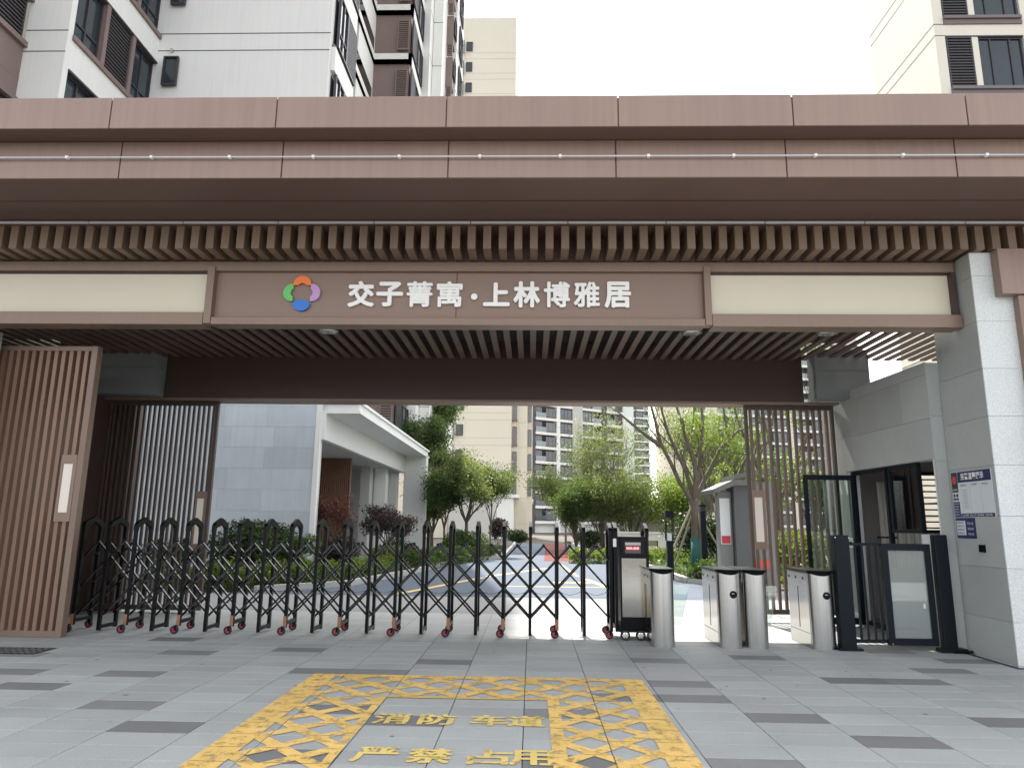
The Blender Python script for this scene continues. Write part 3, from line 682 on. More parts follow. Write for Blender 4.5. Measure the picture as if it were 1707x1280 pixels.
# ================================================================== SCREENS
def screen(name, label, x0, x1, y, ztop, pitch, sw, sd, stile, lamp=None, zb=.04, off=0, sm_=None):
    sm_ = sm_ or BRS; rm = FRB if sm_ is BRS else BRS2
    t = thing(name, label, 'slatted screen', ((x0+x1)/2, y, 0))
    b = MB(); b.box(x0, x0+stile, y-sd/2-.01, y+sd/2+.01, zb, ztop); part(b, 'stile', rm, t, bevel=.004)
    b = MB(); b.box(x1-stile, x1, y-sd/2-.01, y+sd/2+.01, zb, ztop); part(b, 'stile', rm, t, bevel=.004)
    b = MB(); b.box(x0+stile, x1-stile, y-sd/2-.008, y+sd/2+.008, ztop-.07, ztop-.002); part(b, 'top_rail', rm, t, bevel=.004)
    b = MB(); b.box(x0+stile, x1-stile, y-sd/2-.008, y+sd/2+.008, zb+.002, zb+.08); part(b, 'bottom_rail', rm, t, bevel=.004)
    meshes = {}
    def sm(z0, z1):
        k_ = (z0, z1)
        if k_ not in meshes:
            q = MB(); q.box(-sw/2, sw/2, -sd/2, sd/2, z0, z1); meshes[k_] = fin(q, 'slat', sm_)
        return meshes[k_]
    x = x0+stile+pitch*.5+off
    while x < x1-stile-.01:
        if lamp and lamp[0] < x < lamp[1]:
            place(sm(zb+.08, lamp[2]), 'slat', t, (x, y, 0)); place(sm(lamp[3], ztop-.07), 'slat', t, (x, y, 0))
        else: place(sm(zb+.08, ztop-.07), 'slat', t, (x, y, 0))
        x += pitch
    if lamp:
        l0, l1, lz0, lz1 = lamp
        b = MB(); b.box(l0, l1, y-sd/2-.012, y+sd/2, lz0, lz0+.12); b.box(l0, l1, y-sd/2-.012, y+sd/2, lz1-.12, lz1); b.box(l0, l0+.035, y-sd/2-.012, y+sd/2, lz0+.12, lz1-.12); b.box(l1-.05, l1, y-sd/2-.012, y+sd/2, lz0+.12, lz1-.12)
        lo = part(b, 'lamp_case', BR, t)
        b = MB(); b.box(l0+.036, l1-.051, y-sd/2-.004, y+sd/2-.01, lz0+.121, lz1-.121); part(b, 'diffuser', LAMPD, lo)
    return t
screen('sliding_screen', 'tall brown slatted sliding screen with a pale lamp, nearest at the left edge', -8.4, -6.07, 9.48, 3.88, .107, .052, .10, .085, (-6.372, -6.157, 1.47, 2.36), zb=.0)
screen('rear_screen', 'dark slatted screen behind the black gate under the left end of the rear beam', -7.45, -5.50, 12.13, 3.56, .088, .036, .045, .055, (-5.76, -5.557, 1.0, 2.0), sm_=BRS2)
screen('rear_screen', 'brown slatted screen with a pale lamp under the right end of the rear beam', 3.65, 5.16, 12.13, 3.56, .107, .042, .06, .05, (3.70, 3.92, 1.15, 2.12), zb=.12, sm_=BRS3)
b = MB(); b.box(-7.6, -7.46, 9.9, 12.29, 0, 3.9); b.box(-7.46, -6.93, 12.22, 12.29, 0, 3.55); b.box(-9.6, -7.6, 11.5, 11.7, 0, 4.3); solo(b, 'return_wall', BRD, 'dark brown return wall between the two left hand screens', 'wall')
b = MB(); b.box(-9.5, 5.2, 12.0, 12.02, .001, .006); 
# ================================================================== RETRACTABLE GATE
gate = thing('retractable_gate', 'long black folding scissor gate on small wheels across the driveway', 'gate', (-2.5, 10.3, 0))
NX = 21
XK = [1.10-.37*k if k <= 12 else 1.10-.37*12-.362*(k-12) for k in range(NX)]
yf = lambda x: 10.08+.028*(x-1.1)
def frame_mb(wheel, fw=.44):
    b = MB(); pw = .041; zb = .10 if wheel else .03
    b.box(-pw/2, pw/2, 0, .05, zb, 1.40); b.box(-pw/2, pw/2, fw-.05, fw, zb, 1.40)
    zb2 = .13 if wheel else .05
    b.box(-pw/2+.002, pw/2-.002, .05, fw-.05, zb2, zb2+.045)
    return b
def arch_mb(fw=.44):
    b = MB(); pw = .048
    out = [(-.004, 1.36), (-.004, 1.435), (.03, 1.475), (fw/2, 1.545), (fw-.03, 1.475), (fw+.004, 1.435), (fw+.004, 1.36), (fw-.055, 1.36), (fw-.055, 1.40), (fw/2, 1.475), (.055, 1.40), (.055, 1.36)]
    # split into convex strips
    segs = [(0, 1, 10, 11), (1, 2, 10, 10), (2, 3, 9, 10), (3, 4, 8, 9), (4, 5, 8, 8), (5, 6, 7, 8)]
    def pr_(idx):
        q = [];
        for i in idx:
            if out[i] not in q: q.append(out[i])
        b.prism(q, 0, -pw/2, pw/2)
    for s_ in segs: pr_(s_)
    return b
FR = [fin(frame_mb(True), 'frame', BLK), fin(frame_mb(False), 'frame', BLK)]; AR = fin(arch_mb(), 'arch_cap', BLK)
def wheel_meshes():
    t_ = MB(); n = 18
    R0, R1 = .034, .055
    ring = []
    for i in range(n):
        a = 2*math.pi*i/n; ring.append([(r*math.cos(a), y, r*math.sin(a)) for r, y in ((R0, -.018), (R1-.006, -.018), (R1, -.012), (R1, .012), (R1-.006, .018), (R0, .018))])
    for i in range(n):
        A, B = ring[i], ring[(i+1) % n]
        for j in range(6): t_.quad(A[j], B[j], B[(j+1) % 6], A[(j+1) % 6])
    h = MB(); h.tube([(0, -.014, 0), (0, .014, 0)], .0085, 10)
    for i in range(5):
        a = 2*math.pi*i/5+.3; h.bar((0, 0, 0), (.035*math.cos(a), 0, .035*math.sin(a)), .011, .02, (0, 1, 0))
    h.tube([(0, -.004, 0), (0, .004, 0)], .0345, 14)
    return fin(t_, 'tyre', RUB), fin(h, 'hub', REDH)
TY, HB = wheel_meshes()
lg = MB(); lg.box(-.022, .022, -.004, .026, .10, .245); LEGM = fin(lg, 'leg_band', ORG)
fk = MB(); fk.box(-.012, .012, -.028, .03, .048, .115); FKM = fin(fk, 'fork', BLK)
for k_, x in enumerate(XK):
    y = yf(x); w_ = k_ % 2 == 0
    fo = place(FR[0 if w_ else 1], 'frame', gate, (x, y, 0)); ar = place(AR, 'arch_cap', fo, (x, y, 0)); 
    if w_:
        for yy in (-.02, .45):
            wo_ = place(TY, 'wheel', gate, (x-.035, y+yy, .057)); place(HB, 'hub', wo_, (x-.035, y+yy, .057)); place(FKM, 'fork', fo, (x-.02, y+yy, 0))
        place(LEGM, 'leg_band', gate, (x-.003, y, 0))
ZT = [1.212, 1.012, .81, .615, .43, .237]
def lat_bar(i0, s_, yo):
    # i0: starting half step index (position = half steps from XK[0] leftwards), s_: direction
    def xh(h):
        h = max(0, min((NX-1)*2, h)); j = h//2
        return XK[j] if h % 2 == 0 else (XK[j]+XK[j+1])/2
    e = i0+5*s_; a, b_ = 0, 5
    if e < 0: b_ = i0
    if e > (NX-1)*2: b_ = (NX-1)*2-i0
    if b_ < 1: return
    x0, x1 = xh(i0), xh(i0+b_*s_)
    m_ = MB(); oy = .012 if s_ > 0 else -.012
    ext = Vector((x1-x0, 0, ZT[b_]-ZT[0])).normalized()*.018
    m_.bar(Vector((x0, yf(x0)+yo+oy, ZT[0]))-ext, Vector((x1, yf(x1)+yo+oy, ZT[b_]))+ext, .022, .028, (0, 1, 0)); part(m_, 'lattice_bar', BLKG, gate)
for yo in (.10, .34):
    for h in range(1, (NX-1)*2, 2):
        lat_bar(h, 1, yo); lat_bar(h, -1, yo)
bo = MB()
for k_ in range(NX-1):
    xm = (XK[k_]+XK[k_+1])/2
    for yo in (.10, .34): bo.box(xm-.016, xm+.016, yf(xm)+yo-.03, yf(xm)+yo+.03, 1.20, 1.235)
part(bo, 'pivot_bolts', BLK, gate, stuff=True)
wi = MB()
for k_ in range(NX-1):
    a = Vector((XK[k_], yf(XK[k_])+.2, .62)); b_ = Vector((XK[k_+1], yf(XK[k_+1])+.2, .62)); 
    wi.tube([a, a.lerp(b_, .2)-Vector((0, 0, .045)), a.lerp(b_, .5)-Vector((0, 0, .075)), a.lerp(b_, .8)-Vector((0, 0, .045)), b_], .0035, 4)
part(wi, 'power_cable', BLK, gate)
# gate head
hd = MB(); hx0, hx1 = 1.22, 1.60; hy = 9.98
hd.box(hx0, hx1, hy, hy+.5, .13, 1.36)
head = part(hd, 'gate_head', BLK, gate, bevel=.01)
b = MB(); b.box(hx0+.015, hx1-.03, hy-.012, hy-.001, .30, 1.07); part(b, 'front_plate', STEELP, head, bevel=.004)
b = MB(); b.box(hx0+.03, hx1-.05, hy-.014, hy-.001, 1.11, 1.32); part(b, 'display_bezel', BLKM, head)
b = MB(); b.box(hx0+.065, hx1-.10, hy-.017, hy-.0145, 1.14, 1.285); part(b, 'display', mat('display_pink', (.10, .055, .065), .25), head)
b = MB(); b.box(hx0+.067, hx1-.102, hy-.019, hy-.0175, 1.245, 1.283); part(b, 'display_strip', mat('display_grey', (.4, .36, .37), .4), head)
me = fit_text('88:88', .17, .03, .001, .005); me.materials.clear(); me.materials.append(LED); o = place(me, 'display_digits', head, ((hx0+hx1)/2-.02, hy-.0195, 1.205)); o.rotation_euler = (R(90), 0, 0)
for x in (hx0-.05, hx0-.125, hx1+.0):
    q = place(FR[0], 'frame', gate, (x, 10.04, 0)); place(AR, 'arch_cap', q, (x, 10.04, 0))
b = MB(); b.box(hx0-.09, hx0-.045, 10.02, 10.035, 1.22, 1.33); part(b, 'sticker', PWH, gate)
b = MB(); b.box(hx0-.03, hx1+.12, hy+.02, hy+.46, .10, .2); part(b, 'wheel_carriage', BLKM, gate, bevel=.01)
def big_wheel():
    t_ = MB(); n = 20; R0, R1 = .04, .066; ring = []
    for i in range(n):
        a = 2*math.pi*i/n; ring.append([(r*math.cos(a), y, r*math.sin(a)) for r, y in ((R0, -.022), (R1-.006, -.022), (R1, -.015), (R1, .02), (R0, .02))])
    for i in range(n):
        A, B = ring[i], ring[(i+1) % n]
        for j in range(5): t_.quad(A[j], B[j], B[(j+1) % 5], A[(j+1) % 5])
    h = MB(); h.tube([(0, -.026, 0), (0, 0, 0)], .016, 10)
    for i in range(5):
        a = 2*math.pi*i/5+.3; h.bar((.01*math.cos(a), -.012, .01*math.sin(a)), (.043*math.cos(a), -.012, .043*math.sin(a)), .02, .016, (0, 1, 0))
    return fin(t_, 'wheel', RUB), fin(h, 'hubcap', mat('hubcap_silver', (.7, .7, .68), .3, .8))
BW, BH = big_wheel()
for x in (1.27, 1.475, 1.66):
    w_ = place(BW, 'wheel', gate, (x, 9.985, .067)); place(BH, 'hubcap', w_, (x, 9.985, .067))

# ================================================================== TURNSTILES
def turnstile(label, cx, y0, L_=.85, w=.30, reader=True, hy0=.985):
    t = thing('turnstile', label, 'turnstile', (cx, y0, 0), 'pedestrian turnstiles')
    x0, x1 = cx-w/2, cx+w/2; yb = y0+.12
    b = MB(); b.box(x0, x1, yb, y0+L_, .0, .93); part(b, 'cabinet', STEELP, t, bevel=.006)
    b = MB(); b.box(x0-.012, x1+.012, yb-.02, y0+L_+.01, .932, .965); part(b, 'top_plate', BLK, t, bevel=.004)
    b = MB(); b.box(x0-.004, x0-.001, yb+.05, y0+L_-.04, .80, .92); 
    part(b, 'side_strip', STEEL, t)
    for i in range(3):
        b = MB(); yy = yb+.14+i*(L_-.3)/2.2; b.box(x0-.008, x0-.0045, yy, yy+.03, .84, .87); part(b, 'sensor', BLKM, t)
    b = MB(); ym = yb+L_*.42; b.box(x0-.004, x0-.001, ym, ym+.006, .22, .74); part(b, 'flap_slot', DEEP, t)
    b = MB(); b.box(x0-.003, x0-.001, yb+.03, y0+L_-.03, .178, .182); part(b, 'panel_seam', DEEP, t)
    # rounded front
    pts = []
    n = 18
    for i in range(n+1):
        a = math.pi+math.pi*i/n; pts.append((cx+(w/2-.004)*math.cos(a), yb+.118*math.sin(a)))
    f = MB(); nn = len(pts); cut = []
    for (px_, py_) in pts:
        zt = .90+.035*abs((px_-cx)/(w/2))**2; cut.append((px_, py_, zt))
    base_ = [(p[0], p[1], .0) for p in pts]
    for i in range(nn-1): f.quad(base_[i], base_[i+1], cut[i+1], cut[i])
    part(f, 'front_shell', STEEL, t, smooth=True)
    c = MB(); top = [(p[0], p[1]*1.0, .966) for p in pts]
    c.poly([(p[0], p[1], .93) for p in reversed(cut)]) if False else None
    for i in range(nn-1): c.quad((cut[i][0], cut[i][1]+.012, cut[i][2]), (cut[i+1][0], cut[i+1][1]+.012, cut[i+1][2]), (top[i+1][0], top[i+1][1], .966), (top[i][0], top[i][1], .966))
    c.poly(top); part(c, 'reader_cap', BLK, t)
    if reader:
        b = MB(); b.tube([(cx+.03, y0+.012, .66), (cx+.03, y0-.004, .66)], .047, 20); part(b, 'reader', BLK, t)
        b = MB(); b.box(cx+.008, cx+.042, y0-.007, y0-.0045, .668, .676); part(b, 'reader_mark', STEEL, t)
    return t
turnstile('stainless turnstile next to the black gate head, its reader hidden', 1.70, 9.44, .85, .30, False)
turnstile('middle stainless turnstile with round black reader, left one of the touching pair', 2.555, 9.44, .90, .30)
turnstile('stainless turnstile without reader, right one of the touching pair', 2.90, 9.46, .90, .29, False)
turnstile('stainless turnstile with black reader against the dark gate post', 3.74, 9.46, .85, .31)
for x0, x1, lab in ((1.86, 2.12, 'clear glass flap on the turnstile by the gate head'), (3.06, 3.30, 'clear glass flap on the turnstile pair facing the last turnstile')):
    b = MB(); b.prism([(x0, .22), (x0, .74), (x1-.03, .74), (x1, .70), (x1-.12, .22)], 1, 9.90, 9.91); solo(b, 'glass_flap', GLASS, lab, 'turnstile flap', 'turnstile flaps')

# ================================================================== PEDESTRIAN GATE
pg = thing('pedestrian_gate', 'dark metal pedestrian gate with bars and a framed glass leaf between two posts', 'gate', (4.7, 9.5, 0))
b = MB(); b.box(3.92, 4.11, 9.46, 9.60, .0, 1.42); part(b, 'post', BLKM, pg, bevel=.01)
b = MB(); b.box(3.88, 4.17, 9.43, 9.64, .0, .03); part(b, 'base_plate', BLKM, pg)
b = MB(); b.box(5.18, 5.35, 9.44, 9.545, .0, 1.44); part(b, 'post', BLKM, pg, bevel=.012)
b = MB(); b.box(5.12, 5.44, 9.40, 9.545, .0, .05); part(b, 'base_plate', BLKM, pg)
b = MB(); b.box(4.111, 4.52, 9.51, 9.55, 1.29, 1.325); b.box(4.111, 4.52, 9.51, 9.55, .09, .13); part(b, 'rail', BLKM, pg)
for x in (4.20, 4.29, 4.38, 4.47):
    b = MB(); b.box(x-.012, x+.012, 9.518, 9.542, .13, 1.29); part(b, 'bar', BLKM, pg)
b = MB(); b.box(4.52, 4.60, 9.48, 9.54, .07, 1.32); b.box(5.07, 5.14, 9.48, 9.54, .07, 1.32); b.box(4.60, 5.07, 9.48, 9.54, 1.235, 1.32); b.box(4.60, 5.07, 9.48, 9.54, .07, .155); part(b, 'leaf_frame', BLKM, pg)
b = MB(); b.box(4.601, 5.069, 9.505, 9.513, .156, 1.234); part(b, 'pane', glassmat('leaf_glass', (.62, .68, .66), .12, .25), pg)
b = MB(); b.box(4.601, 5.069, 9.514, 9.518, .156, 1.02); part(b, 'frosted_film', GLASSM, pg)
b = MB(); b.box(4.995, 5.02, 9.495, 9.504, .52, .58); part(b, 'lock_tag', PWH, pg)
for x, z in ((3.93, 1.39), (4.10, 1.39), (4.55, .09)):
    b = MB(); b.tube([(x, 9.459, z), (x, 9.452, z)], .008, 8); part(b, 'bolt', STEEL, pg)
b = MB()
for i in range(14): b.box(5.28+.13*random.random(), 5.36+.13*random.random(), 9.33+.05*random.random(), 9.38+.04*random.random(), .002+.01*random.random(), .02+.02*random.random())
b2 = MB(); b2.tube([(5.25, 9.38, .012), (5.33, 9.35, .02), (5.42, 9.37, .012), (5.5, 9.42, .02), (5.48, 9.5, .012)], .012, 6); solo(b2, 'loose_cable', BLK, 'short black cable lying on the paving at the foot of the right gate post', 'cable')

# ================================================================== BUILDINGS
class Fr:
    """facade frame: origin o, direction u along the facade, outward normal n"""
    def __init__(s, o, u):
        s.o = Vector(o); s.u = Vector((u[0], u[1], 0)).normalized(); s.n = Vector((s.u.y, -s.u.x, 0)); s.rz = math.atan2(s.u.y, s.u.x)
    def P(s, u, n, z): return s.o+s.u*u+s.n*n+Vector((0, 0, z))
    def box(s, mb, u0, u1, n0, n1, z0, z1):
        P = s.P
        return mb.hexa([P(u0, n1, z0), P(u1, n1, z0), P(u1, n0, z0), P(u0, n0, z0), P(u0, n1, z1), P(u1, n1, z1), P(u1, n0, z1), P(u0, n0, z1)])
WC = {}
def win_mesh(w, h, style, fm_, gm):
    key = (round(w, 2), round(h, 2), style, fm_.name, gm.name)
    if key in WC: return WC[key]
    b = MB(); f = .05; d0, d1 = -.09, 0.0   # local -y is outward
    bx = lambda x0, x1, y0, y1, z0, z1: b.box(x0, x1, y0, y1, z0, z1)
    b.mi = 0
    bx(0, w, d0, d1, 0, f); bx(0, w, d0, d1, h-f, h); bx(0, f, d0, d1, f, h-f); bx(w-f, w, d0, d1, f, h-f)
    if style == 'three': ms = (w*.28, w*.72); zs_ = ()
    elif style == 'two': ms = (w*.5,); zs_ = (h*.3,)
    elif style == 'grid': ms = (w*.35, w*.66); zs_ = (h*.3,)
    else: ms = (); zs_ = ()
    for x in ms: bx(x-f/2, x+f/2, d0+.01, d1, f, h-f)
    for z in zs_: bx(f, w-f, d0+.015, d1, z-f/2, z+f/2)
    b.mi = 1; bx(f, w-f, d1-.035, d1-.01, f, h-f)
    if style == 'louver':
        b.mi = 0; n = max(3, int(h/.12))
        for i in range(n): bx(f, w-f, d0+.005, d0+.03, f+i*(h-2*f)/n, f+i*(h-2*f)/n+.055)
    me = fin(b, 'window', [fm_, gm]); WC[key] = me; return me
def window(parent, F, u, n, z, w, h, style='two', fm_=WFR, gm=GLS, name='window'):
    o = place(win_mesh(w, h, style, fm_, gm), name, parent, F.P(u, n, z), F.rz); return o
FH = 2.95
# ---- left tower -----------------------------------------------------------
LT = thing('apartment_tower', 'near white apartment tower with brown framed windows rising behind the canopy at the upper left', 'apartment tower', (-10, 22, 0))
wall = MB(); seam = MB(); brn = MB(); dark = MB()
XL, XRt = -12.24, -6.62
Zt = 44.0
# main front block
wall.box(XL-.3, XRt, 20.1, 22.7, 5.2, Zt); wall.box(XL-.3, -9.6, 22.7, 30, 4.7, Zt)
# left front block (core recessed where the window wall faces +X)
wall.box(-13.36, XL-.35, 16.05, 20.1, 4.7, Zt)
wall.box(XL-.35, XL, 16.05, 16.25, 4.7, Zt)
FA = Fr((XL, 16.25, 0), (0, 1))     # normal +X
zb0 = 14.08-FH*3
nf = 13
for k in range(nf):
    z = zb0+k*FH
    FA.box(wall, 0, 3.85, -.35, 0, z-.98, z-.14)               # white band
    FA.box(brn, -.02, 3.85, -.35, .07, z-.14, z+.0)           # brown sill ledge
    FA.box(dark, 0, 3.85, -.3, .03, z-1.03, z-.98)
    if z > 4.7 and 9.5 < z < 24:
        window(LT, FA, .02, -.2, z, 1.15, 1.92, 'two')
        FA.box(brn, 1.17, 1.33, -.3, .02, z, z+1.92)
        window(LT, FA, 1.33, -.12, z, 1.15, 1.92, 'louver', WFR, DEEP, 'louver')
        FA.box(brn, 2.48, 2.64, -.3, .02, z, z+1.92)
        window(LT, FA, 2.64, -.2, z, 1.2, 1.92, 'two')
    # seams on the front faces
    for zz in (z+.0, z-.62):
        seam.box(-13.36, XL+.004, 16.044, 16.052, zz-.0, zz+.025)
        seam.box(XL+.004, XRt+.004, 20.092, 20.102, zz+.05, zz+.078)
    # small windows on main front
    FB = Fr((-11.95, 20.1, 0), (1, 0))
    if 9 < z < 26:
        window(LT, FB, 0, .06, z+1.08, .48, 1.02, 'one')
        seam_v = None
# vent pipes
vb = MB()
for k in range(nf):
    z = zb0+k*FH+2.3
    vb.tube([(-11.75, 20.1, z+.08), (-11.75, 20.0, z+.06)], .05, 10)
part(vb, 'vent_pipes', STEEL, LT, stuff=True)
# far left brown bay
Xb = -13.36
brn2 = MB(); FL_ = Fr((Xb+.0, 12.6, 0), (0, 1))
for k in range(nf):
    z = zb0+k*FH-.35
    FL_.box(brn2, 0, 3.45, -.6, .0, z-1.1, z-.15); FL_.box(brn2, 0, 3.45, -.5, .10, z-.15, z)
    FL_.box(brn2, 0, 3.45, -.5, .10, z+1.2, z+1.32); FL_.box(brn2, 2.1, 3.45, -.5, .0, z+1.32, z+1.86)
    if 9 < z < 24:
        window(LT, FL_, .6, -.1, z, 2.75, 1.2, 'louver', WFR, DEEP, 'louver')
part_split(brn2, 'brown_bay', FBR, LT)
wall.box(-18, Xb-.6, 12.6, 20.1, 4.7, Zt)
# right side of the tower (+X face) : window, louver, balconies
FR_ = Fr((XRt, 20.1, 0), (0, 1))
for k in range(nf):
    z = zb0+k*FH-.2
    FR_.box(wall, .2, 2.5, .002, .14, z-.95, z-.1); FR_.box(brn, .2, 2.5, .002, .10, z-.1, z)
    FR_.box(dark, .3, 2.5, .002, .012, z, z+1.9)
    if 9 < z < 27:
        window(LT, FR_, .35, .10, z, .95, 1.95, 'two'); window(LT, FR_, 1.32, .10, z, 1.15, 1.95, 'louver', WFR, DEEP, 'louver')
part(wall, 'wall', FAC, LT); part(seam, 'wall_seams', FDK, LT, stuff=True); part_split(brn, 'sill_ledge', FBR, LT); part_split(dark, 'recess_line', FDK, LT)
# podium tiled in grey-blue
pod = MB(); pod.box(-18, -6.18, 20.12, 20.6, -.1, 5.2); pod.box(-18, -9.5, 20.6, 30, -.1, 4.7); part(pod, 'podium_core', TJ, LT)
for r_ in range(9):
    z0, z1 = r_*.6+.002, (r_+1)*.6-.002
    if z0 > 5.2: break
    x = -6.18-(1.26 if r_ % 2 else 1.34)
    first = True; xe = -6.18
    while xe > -12:
        xs_ = xe-(1.26 if not (first and r_ % 2) else 1.5)
        b = MB(); b.box(xs_+.002, xe-.002, 20.09, 20.118, z0, min(z1, 5.2)); part(b, 'tile', TILEG, LT); xe = xs_; first = False
b = MB(); b.box(-6.24, -6.10, 20.06, 20.2, -.1, 5.2); part(b, 'corner_trim', FAC, LT)
# ---- mid block ------------------------------------------------------------
MT = thing('apartment_tower', 'white and brown apartment tower with stacked balconies behind the canopy left of centre', 'apartment tower', (-7, 34, 0))
wall = MB(); brn = MB(); dark = MB(); rail = MB(); lv = MB()
wall.box(-11, -8.5, 30.0, 46, 4.7, 46)
brn.box(-8.6, -6.6, 33.15, 36.6, 4.7, 46)
wall.box(-9, -6.12, 36.5, 40, 4.7, 46); wall.box(-6.12, -5.0, 40.2, 44, 4.7, 46); wall.box(-6.1, -5.55, 37.6, 40.2, 4.7, 46)
F1 = Fr((-8.55, 33.0, 0), (1, 0)); F2 = Fr((-6.5, 33.0, 0), (0, 1)); F3 = Fr((-8.43, 28.2, 0), (0, 1)); F4 = Fr((-5.0, 40.3, 0), (0, 1))
for k in range(15):
    z = 25.3-FH*7+k*FH
    # slab bands
    F1.box(wall, 0, 2.05, -.3, 0, z, z+.55); F2.box(wall, 0, 3.5, -.15, .0, z, z+.55)
    wall.box(-8.6, -6.6, 33.0, 36.5, z+.0, z+.2)
    wall.box(-9.6, -8.43, 28.2, 33.0, z+.0, z+.14); F3.box(wall, 0, 4.8, -.12, .0, z+.0, z+.5)
    wall.box(-9.6, -8.43, 28.08, 28.2, z, z+.5); dark.box(-9.6, -9.5, 22.8, 33, z+.14, z+FH)
    if 16 < z < 34: F3.box(rail, .05, 4.7, -.06, -.04, z+.5, z+1.35)
    if z > 3.5 and z < 34:
        window(MT, F1, 1.28, -.05, z+.75, .62, 1.75, 'louver', FBR, DEEP, 'louver'); window(MT, F2, .15, -.03, z+.75, 1.0, 1.85, 'louver', WFR, DEEP, 'louver'); window(MT, F2, 1.3, -.03, z+.75, 2.0, 1.9, 'three')
    dark.box(-6.115, -5.545, 37.59, 37.6, z+.1, z+.13); dark.box(-6.125, -6.11, 36.5, 37.6, z+.1, z+.13)
    if 8 < z < 40: window(MT, F4, .9, .03, z+.7, 1.6, 2.0, 'two'); F4.box(dark, 0, 3.6, .001, .012, z+.28, z+.33)
    # brown window column further right
    brn.box(-5.55, -5.12, 39.4, 40.2, z, z+2.0)
    if 16 < z < 40:
        Fq = Fr((-5.5, 39.4, 0), (1, 0)); window(MT, Fq, .0, .04, z+2.05, .36, .8, 'louver', FBR, DEEP, 'louver')
        Fq = Fr((-5.12, 39.4, 0), (0, 1)); window(MT, Fq, .0, .05, z+.7, .75, 1.2, 'one', WFR, GLS)
part(wall, 'wall', FAC, MT); part_split(brn, 'brown_panel', FBR, MT); part_split(dark, 'dark_recess', FDK, MT); part_split(rail, 'balcony_glass', RAILG, MT)

# ---- porch ----------------------------------------------------------------
PO = thing('porch', 'long white canopied porch running back beside the grey tiled wall', 'porch', (-6, 27, 0))
b = MB(); b.box(-6.18, -6.0, 20.2, 34.2, 3.86, 4.62); part(b, 'fascia_beam', FAC, PO)
b = MB(); b.box(-9.5, -5.0, 20.2, 34.4, 4.62, 4.70); b.box(-9.5, -5.06, 20.3, 34.3, 4.70, 4.92); b.box(-9.5, -5.0, 20.2, 34.4, 4.92, 5.0); part(b, 'roof', FAC, PO)
b = MB(); b.box(-6.18, -5.05, 33.5, 34.2, -.1, 4.62) if False else b.box(-6.05, -5.02, 33.5, 34.2, -.1, 4.62); part(b, 'pier', FAC, PO)
b = MB(); b.box(-9.4, -6.18, 20.3, 34.2, 3.9, 4.0); part(b, 'soffit', FACG, PO)
b = MB(); b.box(-9.4, -9.2, 20.3, 34, -.1, 3.9); part(b, 'dark_rear_wall', FDK, PO)
b = MB(); b.box(-9.2, -6.35, 33.4, 33.9, -.1, 3.9); part(b, 'end_wall', FAC, PO)
b = MB(); b.box(-7.4, -7.0, 30.6, 31.2, -.1, 3.9); part(b, 'grey_pillar', FACG, PO)
b = MB(); b.box(-7.0, -6.5, 31.5, 32.1, -.1, 3.9); part(b, 'inner_pillar', FAC, PO)
for i in range(26):
    b = MB(); yy = 23.6+i*.115; b.box(-8.6, -8.5, yy, yy+.07, 0, 3.9); part(b, 'timber_slat', mat('timber_slat', (.22, .12, .075), .6, var=.2) if i == 0 else bpy.data.materials['timber_slat'], PO)
for i in range(24):
    b = MB(); xx = -8.6+i*.075; b.box(xx, xx+.045, 26.62, 26.72, 0, 3.9); part(b, 'timber_slat', bpy.data.materials['timber_slat'], PO)
b = MB(); b.box(-8.55, -6.85, 26.72, 26.8, 0, 3.9); part(b, 'panel_backing', mat('timber_back', (.10, .055, .04), .8), PO)
b = MB(); b.box(-9.4, -5.2, 20.3, 34.3, -.1, .12); part(b, 'porch_floor', TILEG, PO)

# ---- cream far tower --------------------------------------------------------
CT = thing('apartment_tower', 'tall cream apartment tower with tiny windows standing beyond the small trees', 'apartment tower', (-6, 84, 0))
wall = MB(); seam = MB(); brn = MB()
wall.box(-9.3, -2.35, 80, 96, 0, 65.6); wall.box(-16, -9.3, 84.5, 96, 0, 60); wall.box(-12.2, -9.305, 79.8, 84.5, 0, 63.4)
wall.box(-2.35, -1.62, 81.2, 90, 0, 46); wall.box(-1.62, -.55, 82, 92, 0, 44); wall.box(-.55, .08, 83.5, 92, 0, 43)
FC = Fr((-9.3, 80, 0), (1, 0)); FC2 = Fr((-2.35, 81.2, 0), (1, 0)); FC3 = Fr((-.55, 83.5, 0), (1, 0)); FS = None
for k in range(21):
    z = 1.2+k*2.9
    for zz in (z+.4, z+1.25): seam.box(-9.31, -2.34, 79.985, 80, zz, zz+.07)
    seam.box(-1.63, -.54, 81.985, 82, z+.4, z+.46)
    if 3 < z < 60:
        window(CT, FC, .62, .03, z+1.5, .8, 1.3, 'one'); window(CT, FC, -.02, .35, z+.9, .42, 1.9, 'one', FBR, WGL)
        if z > 42: continue
        window(CT, FC2, .12, .03, z+.7, .5, 2.05, 'two', FBR, WGL); FC2.box(brn, .08, .68, 0, .28, z+.45, z+.68)
        window(CT, FC3, .1, .03, z+.7, .4, 2.0, 'one', FBR, WGL)
part(wall, 'wall', FACC, CT); part(seam, 'wall_seams', FACG, CT, stuff=True); part(brn, 'sill_boxes', FBR, CT, stuff=True)
